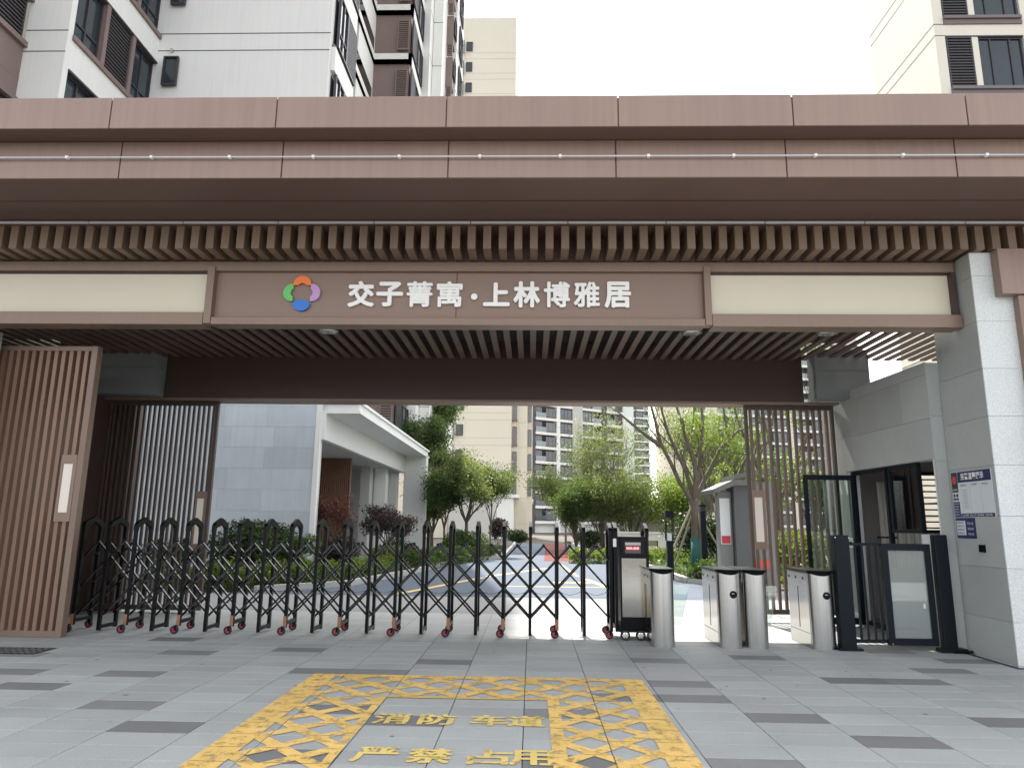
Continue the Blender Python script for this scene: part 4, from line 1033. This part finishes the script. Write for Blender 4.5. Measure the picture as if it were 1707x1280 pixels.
# second porches at the foot of it
for (x0, x1, y0, lab) in ((-9, -1.75, 78, 'white porch with a flat roof at the foot of the cream tower'), (-1.1, -.1, 92, 'smaller distant white porch beyond the flat roofed one')):
    t = thing('porch', lab, 'porch', ((x0+x1)/2, y0, 0))
    b = MB(); b.box(x0-.2, x1+.35, y0-.3, y0+9, 4.4, 4.75); part(b, 'roof', FAC, t)
    b = MB(); b.box(x0, x1-2.0 if x1-x0 > 3 else x1-.2, y0, y0+1.5, 0, 4.4); part(b, 'wall', FACG, t)
    b = MB(); b.box(x1-.5, x1+.1, y0+7.0, y0+8, 0, 4.4); part(b, 'pier', FAC, t)
    b = MB(); b.box(x1-2.0 if x1-x0 > 3 else x1-.2, x1-.2, y0, y0+.6, 0, 4.4); part(b, 'front_pier', FAC, t)

# ---- far balcony tower -----------------------------------------------------
def bay_tower(label, o, ang, bays, z0, nfl, wallm, depth=14, fh=FH, top=None):
    T = thing('apartment_tower', label, 'apartment tower', (o[0], o[1], 0)); F = Fr((o[0], o[1], 0), (math.cos(ang), math.sin(ang)))
    wall = MB(); band = MB(); rail = MB(); drk = MB()
    u = 0; tot = sum(b_[1] for b_ in bays); H = z0+nfl*fh+1.5
    F.box(wall, 0, tot, -depth, -1.3, 0, H)
    for kind, w in bays:
        if kind in ('white', 'grey', 'dark'):
            mb_ = wall if kind == 'white' else (drk if kind == 'dark' else rail)
            q = MB(); F.box(q, u, u+w, -1.3, .0 if kind != 'dark' else -.15, 0, H); part(q, 'pier', {'white': wallm, 'grey': FACG, 'dark': FDK}[kind], T)
        else:
            for k in range(nfl):
                z = z0+k*fh
                F.box(band, u, u+w, -1.3, .02, z-.42, z+.12)
                if kind == 'win':
                    window(T, F, u+.15, -.25, z+.25, w-.3, 2.0, 'grid', WFR, WGL)
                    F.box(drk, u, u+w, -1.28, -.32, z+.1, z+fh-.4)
                elif kind == 'bal':
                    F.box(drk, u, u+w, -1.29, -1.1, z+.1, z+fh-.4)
                    window(T, F, u+.2, -1.05, z+.14, w*.45, 2.2, 'two', FAC if random.random() < .5 else WFR, WGL)
                    q = rail; F.box(rail, u+.05, u+w-.05, -.08, -.03, z+.12, z+1.15)
                elif kind == 'both':
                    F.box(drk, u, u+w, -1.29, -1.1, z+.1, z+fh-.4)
                    window(T, F, u+w*.5, -.3, z+.3, w*.45, 1.9, 'three', FBR, WGL)
                    window(T, F, u+.2, -1.05, z+.14, w*.35, 2.2, 'one', FAC, WGL)
                    F.box(rail, u+.05, u+w*.48, -.08, -.03, z+.12, z+1.15)
        u += w
    part(wall, 'wall', wallm, T); part(band, 'slab_bands', FAC, T, stuff=True); part(drk, 'dark_recesses', FDK, T, stuff=True); part(rail, 'balcony_rails', RAILG, T, stuff=True)
    return T
bay_tower('distant apartment tower with white slab bands and stacked balconies seen above the road', (.3, 141), R(33),
          [('dark', .6), ('both', 5.2), ('white', .8), ('win', 3.2), ('grey', 2.6), ('win', 2.6), ('bal', 2.4), ('dark', 1.5), ('both', 4.6), ('white', .7)], 2.2, 15, FAC)
bay_tower('distant cream and brown apartment tower behind the bare branched trees', (29.3, 150), R(12),
          [('white', 5.5), ('dark', .4), ('win', 2.4), ('white', 2.8), ('bal', 3.4), ('win', 3.2), ('white', 1.2), ('both', 5.0), ('win', 3.6), ('white', 1.4), ('bal', 4.5), ('win', 4), ('white', 2), ('bal', 4), ('win', 4)], 2.0, 14, FACC, 8)
bay_tower('faint pale green tower far away between the two distant towers', (38.5, 262), R(20),
          [('win', 3.2), ('bal', 3.0)], 3, 15, mat('facade_far_green', (.50, .56, .54), .7))
# upper right building
RB = thing('apartment_tower', 'cream apartment tower with dark louvers at the upper right corner', 'apartment tower', (17, 26, 0))
wall = MB(); seam = MB(); brn = MB(); drk = MB()
wall.box(15.05, 15.42, 23.9, 28.5, 0, 44); wall.box(15.42, 24, 24.25, 28.5, 0, 44); wall.box(18.32, 24, 23.9, 24.25, 0, 44)
FRt = Fr((15.42, 23.9, 0), (1, 0))
for k in range(15):
    z = 17.55-FH*5+k*FH
    FRt.box(wall, 0, 2.9, -.35, 0, z-.78-.0, z-.32); FRt.box(brn, -.0, 2.86, -.3, .12, z-.12, z); FRt.box(brn, 0, 2.9, -.3, .05, z-.32, z-.12)
    FRt.box(wall, .98, 1.22, -.35, -.02, z, z+2.15)
    FRt.box(drk, 0, 2.9, -.3, -.0, z+2.12, z+FH-.78)
    if z > 10 and z < 28:
        window(RB, FRt, .02, -.08, z, .95, 2.1, 'louver', WFR, DEEP, 'louver'); window(RB, FRt, 1.23, -.15, z, 1.62, 2.1, 'three')
    for zz in (z-.32, z-.80):
        seam.box(15.044, 15.052, 23.89, 28.5, zz, zz+.025); seam.box(15.05, 15.42, 23.892, 23.9, zz, zz+.025)
part(wall, 'wall', mat('facade_ivory', (.74, .70, .60), .8, 0, var=.05, vscale=.8, streak=.05), RB); part(seam, 'wall_seams', FDK, RB, stuff=True); part_split(brn, 'sill_ledge', mat('sill_grey', (.17, .145, .15), .6), RB); part_split(drk, 'head_line', FDK, RB)
# building seen through the gap above the wall
gbt = thing('apartment_tower', 'white building corner seen through the open slats above the stone wall', 'apartment tower', (40, 62, 0))
b = MB(); b.box(36, 46, 60, 66, 0, 20.6); part(b, 'wall', FAC, gbt)
Fg = Fr((36, 60, 0), (1, 0))
for k in range(6):
    for j in range(2): window(gbt, Fg, .6+j*4.2, .04, 2.2+k*FH, 2.6, 1.7, 'two')

# ================================================================== GARDEN WALLS, PAVILION, KIOSK, LAMPS
b = MB(); b.box(3.6, 9.8, 35.2, 35.5, 0, 1.15); b.box(3.55, 9.85, 35.15, 35.55, 1.15, 1.24); solo(b, 'garden_wall', FAC, 'low white garden wall behind the right hand hedge', 'wall')
pv = thing('garden_pavilion', 'low beige block with a flat slab roof behind the white garden wall', 'pavilion', (7, 42, 0))
b = MB(); b.box(5.4, 9.6, 40, 44, 0, 2.0); part(b, 'wall', mat('beige_block', (.42, .41, .36), .8), pv)
b = MB(); b.box(5.0, 10.0, 39.6, 44.5, 2.0, 2.25); part(b, 'roof', FAC, pv)
bn = thing('garden_bench', 'small grey bench in front of the white garden wall', 'bench', (5.5, 34.2, 0))
b = MB(); b.box(5.1, 6.0, 34.0, 34.4, .42, .46); part(b, 'seat', POLE, bn)
b = MB(); b.box(5.1, 6.0, 34.4, 34.43, .6, .85); part(b, 'backrest', POLE, bn)
for x in (5.12, 5.94):
    b = MB(); b.box(x, x+.04, 34.02, 34.06, 0, .42); b.box(x, x+.04, 34.37, 34.42, 0, .85); part(b, 'leg', BLKM, bn)
def lamp(x, y, h, label):
    t = thing('garden_lamp', label, 'lamp post', (x, y, 0), 'slim garden lamps')
    b = MB(); b.box(x-.09, x+.09, y-.09, y+.09, 0, 1.1); part(b, 'base_post', BLKM, t)
    b = MB(); b.box(x-.11, x-.085, y-.1, y-.075, 1.1, h); b.box(x+.085, x+.11, y-.1, y-.075, 1.1, h); b.box(x-.11, x-.085, y+.075, y+.1, 1.1, h); b.box(x+.085, x+.11, y+.075, y+.1, 1.1, h); b.box(x-.12, x+.12, y-.12, y+.12, h-.18, h); part(b, 'open_frame', BLKM, t)
    b = MB(); b.box(x-.06, x+.06, y-.06, y+.06, 1.1, 1.3); part(b, 'glowless_lens', PWH, t)
lamp(4.05, 21.3, 1.95, 'slim black open framed garden lamp standing at the edge of the planting')
t = thing('garden_lamp', 'thick black square garden lamp post directly before the staked tree trunk', 'lamp post', (4.95, 20.9, 0), 'slim garden lamps')
b = MB(); b.box(4.87, 5.03, 20.82, 20.98, 0, 1.95); part(b, 'post', BLKM, t, bevel=.01)
b = MB(); b.box(4.88, 5.02, 20.83, 20.97, 1.951, 2.08); part(b, 'lamp_head', GLS, t)
b = MB(); b.box(4.86, 5.04, 20.81, 20.99, 2.081, 2.13); part(b, 'cap', BLKM, t)
ky = 17.6
ks = thing('parcel_kiosk', 'grey service kiosk with two tilted display panels behind the turnstiles', 'kiosk', (5.2, ky, 0))
KG = mat('kiosk_grey', (.08, .09, .095), .5)
b = MB(); b.box(4.920, 5.280, ky-.1, ky+.6, 0, 2.55); part(b, 'centre_post', KG, ks)
b = MB(); b.prism([(4.4, 2.30), (4.92, 2.5), (5.35, 2.5), (5.35, 2.62), (4.85, 2.62), (4.38, 2.40)], 1, ky-.3, ky+1.0); b.prism([(4.92, 2.64), (6.0, 2.85), (6.0, 2.97), (4.92, 2.76)], 1, ky-.2, ky+1.0); part(b, 'roof', mat('kiosk_roof', (.12, .125, .12), .5), ks)
b = MB(); b.box(4.580, 4.900, ky+.1, ky+.4, 0, 2.35); part(b, 'display_cabinet', mat('kiosk_mid', (.17, .18, .18), .5), ks)
b = MB(); b.box(4.610, 4.850, ky+.08, ky+.099, 1.1, 2.2); part(b, 'white_panel', PWH, ks)
b = MB(); b.box(4.630, 4.830, ky+.06, ky+.079, 1.12, 1.3); part(b, 'red_label', REDH, ks)
b = MB(); b.box(5.320, 5.900, ky+.05, ky+.5, 0, 2.6); part(b, 'display_cabinet', bpy.data.materials['kiosk_mid'], ks)
b = MB(); b.box(5.360, 5.750, ky+.03, ky+.049, 1.1, 2.1); part(b, 'map_panel', mat('map_print', (.45, .55, .55), .4, var=.9, vscale=9), ks)
b = MB(); b.box(5.400, 5.750, ky+.02, ky+.049, .55, .75); part(b, 'red_label', mat('red_print', (.6, .08, .05), .5), ks)

# ================================================================== PLANTING
g = MB(); g.poly([(-14, 15.62, .03), (-6.1, 15.82, .03), (-4.55, 17.5, .03), (-3.78, 22, .03), (-3.2, 28.6, .03), (-1.4, 33.5, .03), (-1.4, 75, .03), (-14, 75, .03)])
g.poly([(14, 17.6, .03), (6.1, 18.1, .03), (4.4, 20.05, .03), (4.4, 27, .03), (3.5, 29, .03), (3.5, 75, .03), (50, 75, .03), (50, 17.6, .03)]); struct(g, 'planting_bed', SOIL)
random.seed(11)
# ground cover
def cover(name, poly_pts, n, lsize, lmat, h):
    lb = MB(); xs = [p[0] for p in poly_pts]; ys = [p[1] for p in poly_pts]
    def inside(x, y):
        c = False; j = len(poly_pts)-1
        for i in range(len(poly_pts)):
            a, b_ = poly_pts[i], poly_pts[j]
            if (a[1] > y) != (b_[1] > y) and x < (b_[0]-a[0])*(y-a[1])/(b_[1]-a[1])+a[0]: c = not c
            j = i
        return c
    k = 0
    while k < n:
        x, y = random.uniform(min(xs), max(xs)), random.uniform(min(ys), max(ys))
        if not inside(x, y): continue
        k += 1; z = .05+random.random()*h; u = Vector((random.gauss(0, 1), random.gauss(0, 1), random.gauss(0, 1))).normalized(); v = u.orthogonal().normalized(); v = Matrix.Rotation(random.random()*6.28, 3, u) @ v; q = u.cross(v); ls = lsize*random.uniform(.6, 1.4); P = Vector((x, y, z))
        lb.quad(P-v*ls*.5, P+q*ls*.3, P+v*ls*.5, P-q*ls*.3)
    o = bpy.data.objects.new(name, fin(lb, name, lmat)); link(o); o['kind'] = 'stuff'; o['label'] = 'low leafy ground cover in the planting beds'; o['category'] = 'ground cover'
cover('ground_cover', [(-9, 16), (-6.3, 16), (-4.8, 17.8), (-4.0, 22), (-3.4, 28.6), (-1.6, 33.5), (-1.6, 45), (-5, 45), (-5, 22), (-9, 20)], 14000, .10, GREEN_D, .22)
cover('ground_cover', [(5.9, 18.5), (4.5, 20.1), (4.5, 26.8), (5.5, 34), (12, 34), (12, 18.5)], 12000, .11, GREEN_M, .25)
# hedges
hedge('low_hedge', 'bright yellow green low hedge in front of the round dark bush', -8.6, 16.25, -6.2, 16.2, .55, .62, GREEN_Y, 5200, .075)
hedge('low_hedge', 'bright yellow green hedge run curving along the kerb beside the red leafed tree', -6.1, 16.4, -4.9, 18.2, .55, .58, GREEN_Y, 3800, .075)
hedge('low_hedge', 'yellow green hedge stretch along the kerb before the purple leafed shrub', -4.75, 18.6, -4.25, 21.8, .6, .55, GREEN_Y, 4200, .08)
hedge('low_hedge', 'clipped hedge between the round green bush and the road, farthest of the left beds', -3.9, 24, -1.9, 33.0, .8, .62, GREEN_M, 6000, .11)
hedge('low_hedge', 'clipped low hedge bordering the right side of the road behind the gate', 1.55, 29.8, 3.6, 29.6, .8, .55, GREEN_Y, 3800, .09)
hedge('low_hedge', 'clipped low hedge in front of the white garden wall', 3.9, 29.5, 7.5, 30.5, .9, .6, GREEN_Y, 4800, .10)
hedge('low_hedge', 'leafy shrub border behind the gate head and first turnstile', 4.55, 20.3, 5.6, 19.2, .9, .55, GREEN_M, 5000, .085)
shrub('round_bush', 'large dark rounded bush with glossy leaves before the grey tiled wall', 'bush', (-6.95, 17.9, 0), 1.35, 1.0, .84, GREEN_D, 13000, .085, lumps=12)
shrub('round_bush', 'dark bush at the left behind the gate, half hidden by the slatted screen', 'bush', (-8.9, 17.9, 0), .9, .8, .55, GREEN_D, 3500, .085)
shrub('round_bush', 'lighter green side of bush growing right of the large dark bush', 'bush', (-6.15, 17.9, 0), .72, .7, .72, GREEN_M, 4000, .085)
shrub('broad_leaf_plant', 'broad leafed bright green plant below the red leafed tree', 'plant', (-6.0, 18.6, 0), .45, .4, .38, GREEN_Y, 350, .24)
shrub('round_bush', 'rounded mid green bush beside the trunk of the small tree', 'bush', (-2.95, 30.5, 0), 1.15, 1.0, .72, GREEN_M, 6000, .10, lumps=12)
shrub('round_bush', 'dark purple bush left of the purple leafed shrub', 'bush', (-5.45, 20.4, 0), .75, .7, .62, PURP, 3500, .09)
shrub('round_bush', 'small green yellow bush at the foot of the porch pier', 'bush', (-4.75, 23.8, 0), .75, .7, .42, GREEN_Y, 2600, .10)
shrub('round_bush', 'dark bush at the porch end before the dark green tree', 'bush', (-5.0, 27.0, 0), .8, .8, .5, GREEN_D, 2600, .10)
shrub('round_bush', 'reddish bush by the far white porch', 'bush', (-2.4, 52, 0), 1.1, 1, 1.15, PURP, 2200, .2)
shrub('round_bush', 'dark low bush at the far bend of the road', 'bush', (-.9, 50, 0), 1.2, 1, .6, GREEN_D, 1800, .2)
shrub('round_bush', 'dark mass of shrubs behind the staked tree trunk', 'bush', (6.0, 25.5, 0), 1.6, 1.2, 1.05, GREEN_D, 9000, .10, lumps=12)
shrub('round_bush', 'yellow green shrub growing behind the right rear screen', 'bush', (7.6, 21, 0), 1.6, 1.0, .8, GREEN_Y, 6000, .10, lumps=12)
shrub('round_bush', 'green shrub at the edge of the red path', 'bush', (2.9, 36, 0), .8, .8, .7, GREEN_D, 2200, .12)
# trees
random.seed(21)
tree('tall_tree', 'tall dense green tree rising beside the porch end', 'tree', (-5.75, 37.5, 0), 6, 3.0, .13, 2.4, 3, GREEN_M, 26, .26, .13, kids=3, spread=.28, wob=.3)
tree('tall_tree', 'lower leafy green tree hugging the porch pier', 'tree', (-4.95, 35.8, 0), 6, 1.0, .10, 1.6, 3, GREEN_M, 22, .24, .12, kids=3, spread=.35, wob=.3)
tree('tall_tree', 'tallest dense green tree behind the one at the porch end', 'tree', (-6.1, 40, 0), 6, 5.2, .15, 2.5, 3, GREEN_M, 26, .3, .15, kids=3, spread=.3)
tree('small_tree', 'small rounded green tree with a forked trunk in front of the cream tower', 'tree', (-3.0, 33.2, 0), 6, 1.7, .085, 1.75, 3, GREEN_P, 20, .24, .105, kids=3, spread=.66)
tree('small_tree', 'slender young tree right of the forked one with a thin straight stem', 'tree', (-1.95, 35, 0), 5, 1.7, .045, 1.5, 3, GREEN_M, 14, .18, .10, kids=3, spread=.35)
tree('small_tree', 'thin tree left of the forked one close to the porch', 'tree', (-4.0, 33, 0), 5, 1.5, .05, 1.3, 3, GREEN_M, 16, .22, .10, kids=3, spread=.4)
tree('red_leaf_tree', 'red leafed maple in front of the timber slatted panel', 'tree', (-6.0, 21.2, 0), 5, 1.1, .04, .8, 3, MAPLE, 9, .12, .06, kids=3, spread=.75, flat=.5)
tree('purple_leaf_tree', 'dark purple leafed shrub tree in front of the white porch pier', 'tree', (-4.45, 22.4, 0), 6, .9, .045, .78, 3, PURP, 13, .13, .07, kids=3, spread=.9, flat=.5)
tree('sparse_tree', 'tall greyish tree with sparse leaves in front of the distant balcony tower', 'tree', (3.9, 40, 0), 7, 2.3, .11, 2.9, 3, GREEN_P, 4, .32, .11, BARKG, kids=4, spread=.5, keep=.7)
tree('sparse_tree', 'shorter sparse tree left of the tall greyish one', 'tree', (2.2, 46, 0), 6, 1.6, .08, 2.3, 3, GREEN_P, 9, .28, .12, BARKG, kids=4, spread=.55, keep=.7)
tree('conifer', 'narrow deep green bushy tree right of the road', 'tree', (2.3, 37, 0), 9, .4, .07, 1.7, 3, GREEN_M, 11, .18, .10, kids=3, spread=.22)
tree('bamboo_clump', 'feathery olive green bamboo clump behind the gate', 'bamboo', (3.8, 38, 0), 12, .3, .05, 2.2, 3, GREEN_P, 9, .32, .11, kids=3, spread=.35)
tree('bamboo_clump', 'feathery yellow green bamboo clump behind the garden wall', 'bamboo', (5.4, 38.8, 0), 12, .3, .05, 2.2, 3, GREEN_P, 9, .32, .11, kids=3, spread=.42)
tree('bamboo_clump', 'bright green bamboo clump behind the slim lamp', 'bamboo', (7.6, 37, 0), 12, .3, .05, 2.0, 3, GREEN_Y, 7, .26, .11, kids=3, spread=.42)
tree('bright_tree', 'bright yellow green tree between the two staked trunks', 'tree', (9.2, 36, 0), 7, 1.4, .07, 1.9, 3, GREEN_Y, 16, .3, .11, kids=3, spread=.6)
tree('bright_tree', 'bright yellow green tree behind the kiosk', 'tree', (10.0, 31, 0), 7, 1.2, .07, 1.7, 3, GREEN_Y, 12, .24, .10, kids=3, spread=.5)
tree('wispy_tree', 'tall wispy tree with fine yellow green leaves behind the large staked tree', 'tree', (7.4, 30, 0), 8, 2.2, .09, 2.7, 3, GREEN_Y, 7, .3, .10, BARKG, kids=4, spread=.5, keep=.8)
tree('bright_tree', 'leafy tree behind the right rear screen', 'tree', (9.2, 23.5, 0), 6, 1.3, .06, 1.4, 3, GREEN_M, 5, .2, .10, kids=3, spread=.6)

# big multi-limb transplanted trees with stakes
def staked(label, base, limbs, wraph, stakes, lmat, seed):
    random.seed(seed); t = thing('staked_tree', label, 'tree', base)
    b = MB(); p = Vector(base); b.tube([p-Vector((0, 0, .1)), p+Vector((0, 0, .9)), p+Vector((.02, 0, 1.7)), p+Vector((0, 0, 2.35))], [.17, .14, .15, .19], 10); part(b, 'trunk', BARK, t, smooth=True)
    b = MB(); b.tube([p, p+Vector((0, 0, wraph))], [.185, .165], 10); part(b, 'green_wrap', GREENW, t, smooth=True)
    bb = MB(); tips = []
    for pts in limbs:
        P_ = [p+Vector(q) for q in pts]; n = len(P_); r0 = .085
        # smooth
        S = []
        for i in range(n-1):
            for s_ in range(4): S.append(P_[i].lerp(P_[i+1], s_/4)+Vector((random.gauss(0, .012), random.gauss(0, .012), 0)))
        S.append(P_[-1]); rr = [r0*(1-.72*i/(len(S)-1)) for i in range(len(S))]
        bb.tube(S, rr, 6, cap=False)
        for i in range(3, len(S)):
            if random.random() < .6:
                d = (S[i]-S[i-1]).normalized()+Vector((random.gauss(0, .6), random.gauss(0, .6), .3))
                branch(bb, S[i], d, random.uniform(.5, 1.2), rr[i]*.5, 1, tips, .3, .6, 3)
    part(bb, 'branches', BARK, t, smooth=True)
    # leaf tufts on a share of the twigs
    lb = MB(); sel = [q for q in tips if (math.sin(q.x*1.9+q.z*1.3+seed)+math.sin(q.z*2.1+q.y)) > .45]
    leaves(lb, sel, 9, .13, .095, .5); part(lb, 'foliage', lmat, t, stuff=True)
    for (dx, dy, z) in stakes:
        b = MB(); b.tube([p+Vector((dx, dy, -.05)), p+Vector((dx*.06, dy*.06, z))], .035, 6); part(b, 'stake', POLE, t)
    return t
staked('large multi limbed tree with a green wrapped trunk and wooden stakes behind the turnstiles', (5.25, 23.2, 0),
       [[(0, 0, 2.2), (-.45, 0, 2.9), (-1.0, .1, 4.2), (-1.35, 0, 5.6), (-1.5, 0, 7.4)],
        [(0, 0, 2.3), (-.2, .2, 3.3), (-.75, .2, 4.6), (-1.1, .2, 6.0)],
        [(0, 0, 2.3), (.05, -.1, 3.4), (-.35, 0, 4.9), (-.75, 0, 6.6)],
        [(0, 0, 2.3), (.2, 0, 3.5), (.4, .1, 4.8), (.35, 0, 6.8)],
        [(0, 0, 2.2), (.4, .2, 3.0), (.9, .1, 4.0), (1.5, 0, 4.6), (2.3, 0, 4.9)],
        [(-1.0, .1, 4.1), (-1.7, .1, 4.6), (-2.4, 0, 5.2)]], 1.15,
       [(-1.2, -.3, 2.2), (-.7, .6, 2.0), (.25, -.4, 2.6), (1.3, .3, 2.0)], GREEN_Y, 3)
staked('second staked tree with a green wrapped trunk left of the kiosk', (6.55, 25.2, 0),
       [[(0, 0, 2.2), (-.5, 0, 3.0), (-.9, 0, 4.2), (-.7, 0, 6)],
        [(0, 0, 2.3), (.3, .2, 3.3), (.5, .2, 4.6), (.2, .2, 7.0)],
        [(0, 0, 2.3), (.9, -.1, 3.2), (1.9, 0, 4.6), (2.3, 0, 6.6)],
        [(0, 0, 2.3), (.7, 0, 3.3), (1.7, .1, 5.0), (1.2, 0, 7.2)]], 1.15,
       [(-1.0, .2, 1.9), (.9, .1, 1.8)], GREEN_Y, 5)
staked('third staked tree behind the right rear screen', (9.0, 26.5, 0),
       [[(0, 0, 2.2), (-.5, 0, 3.4), (-1.2, 0, 5.2), (-1.6, 0, 7.2)],
        [(0, 0, 2.3), (.1, .2, 3.6), (-.2, .2, 5.4), (-.4, .2, 7.6)],
        [(0, 0, 2.3), (.6, -.1, 3.4), (1.3, 0, 5.0), (1.6, 0, 7.4)]], 1.15,
       [(-1.0, .2, 1.9), (.9, .1, 1.8)], GREEN_Y, 8)
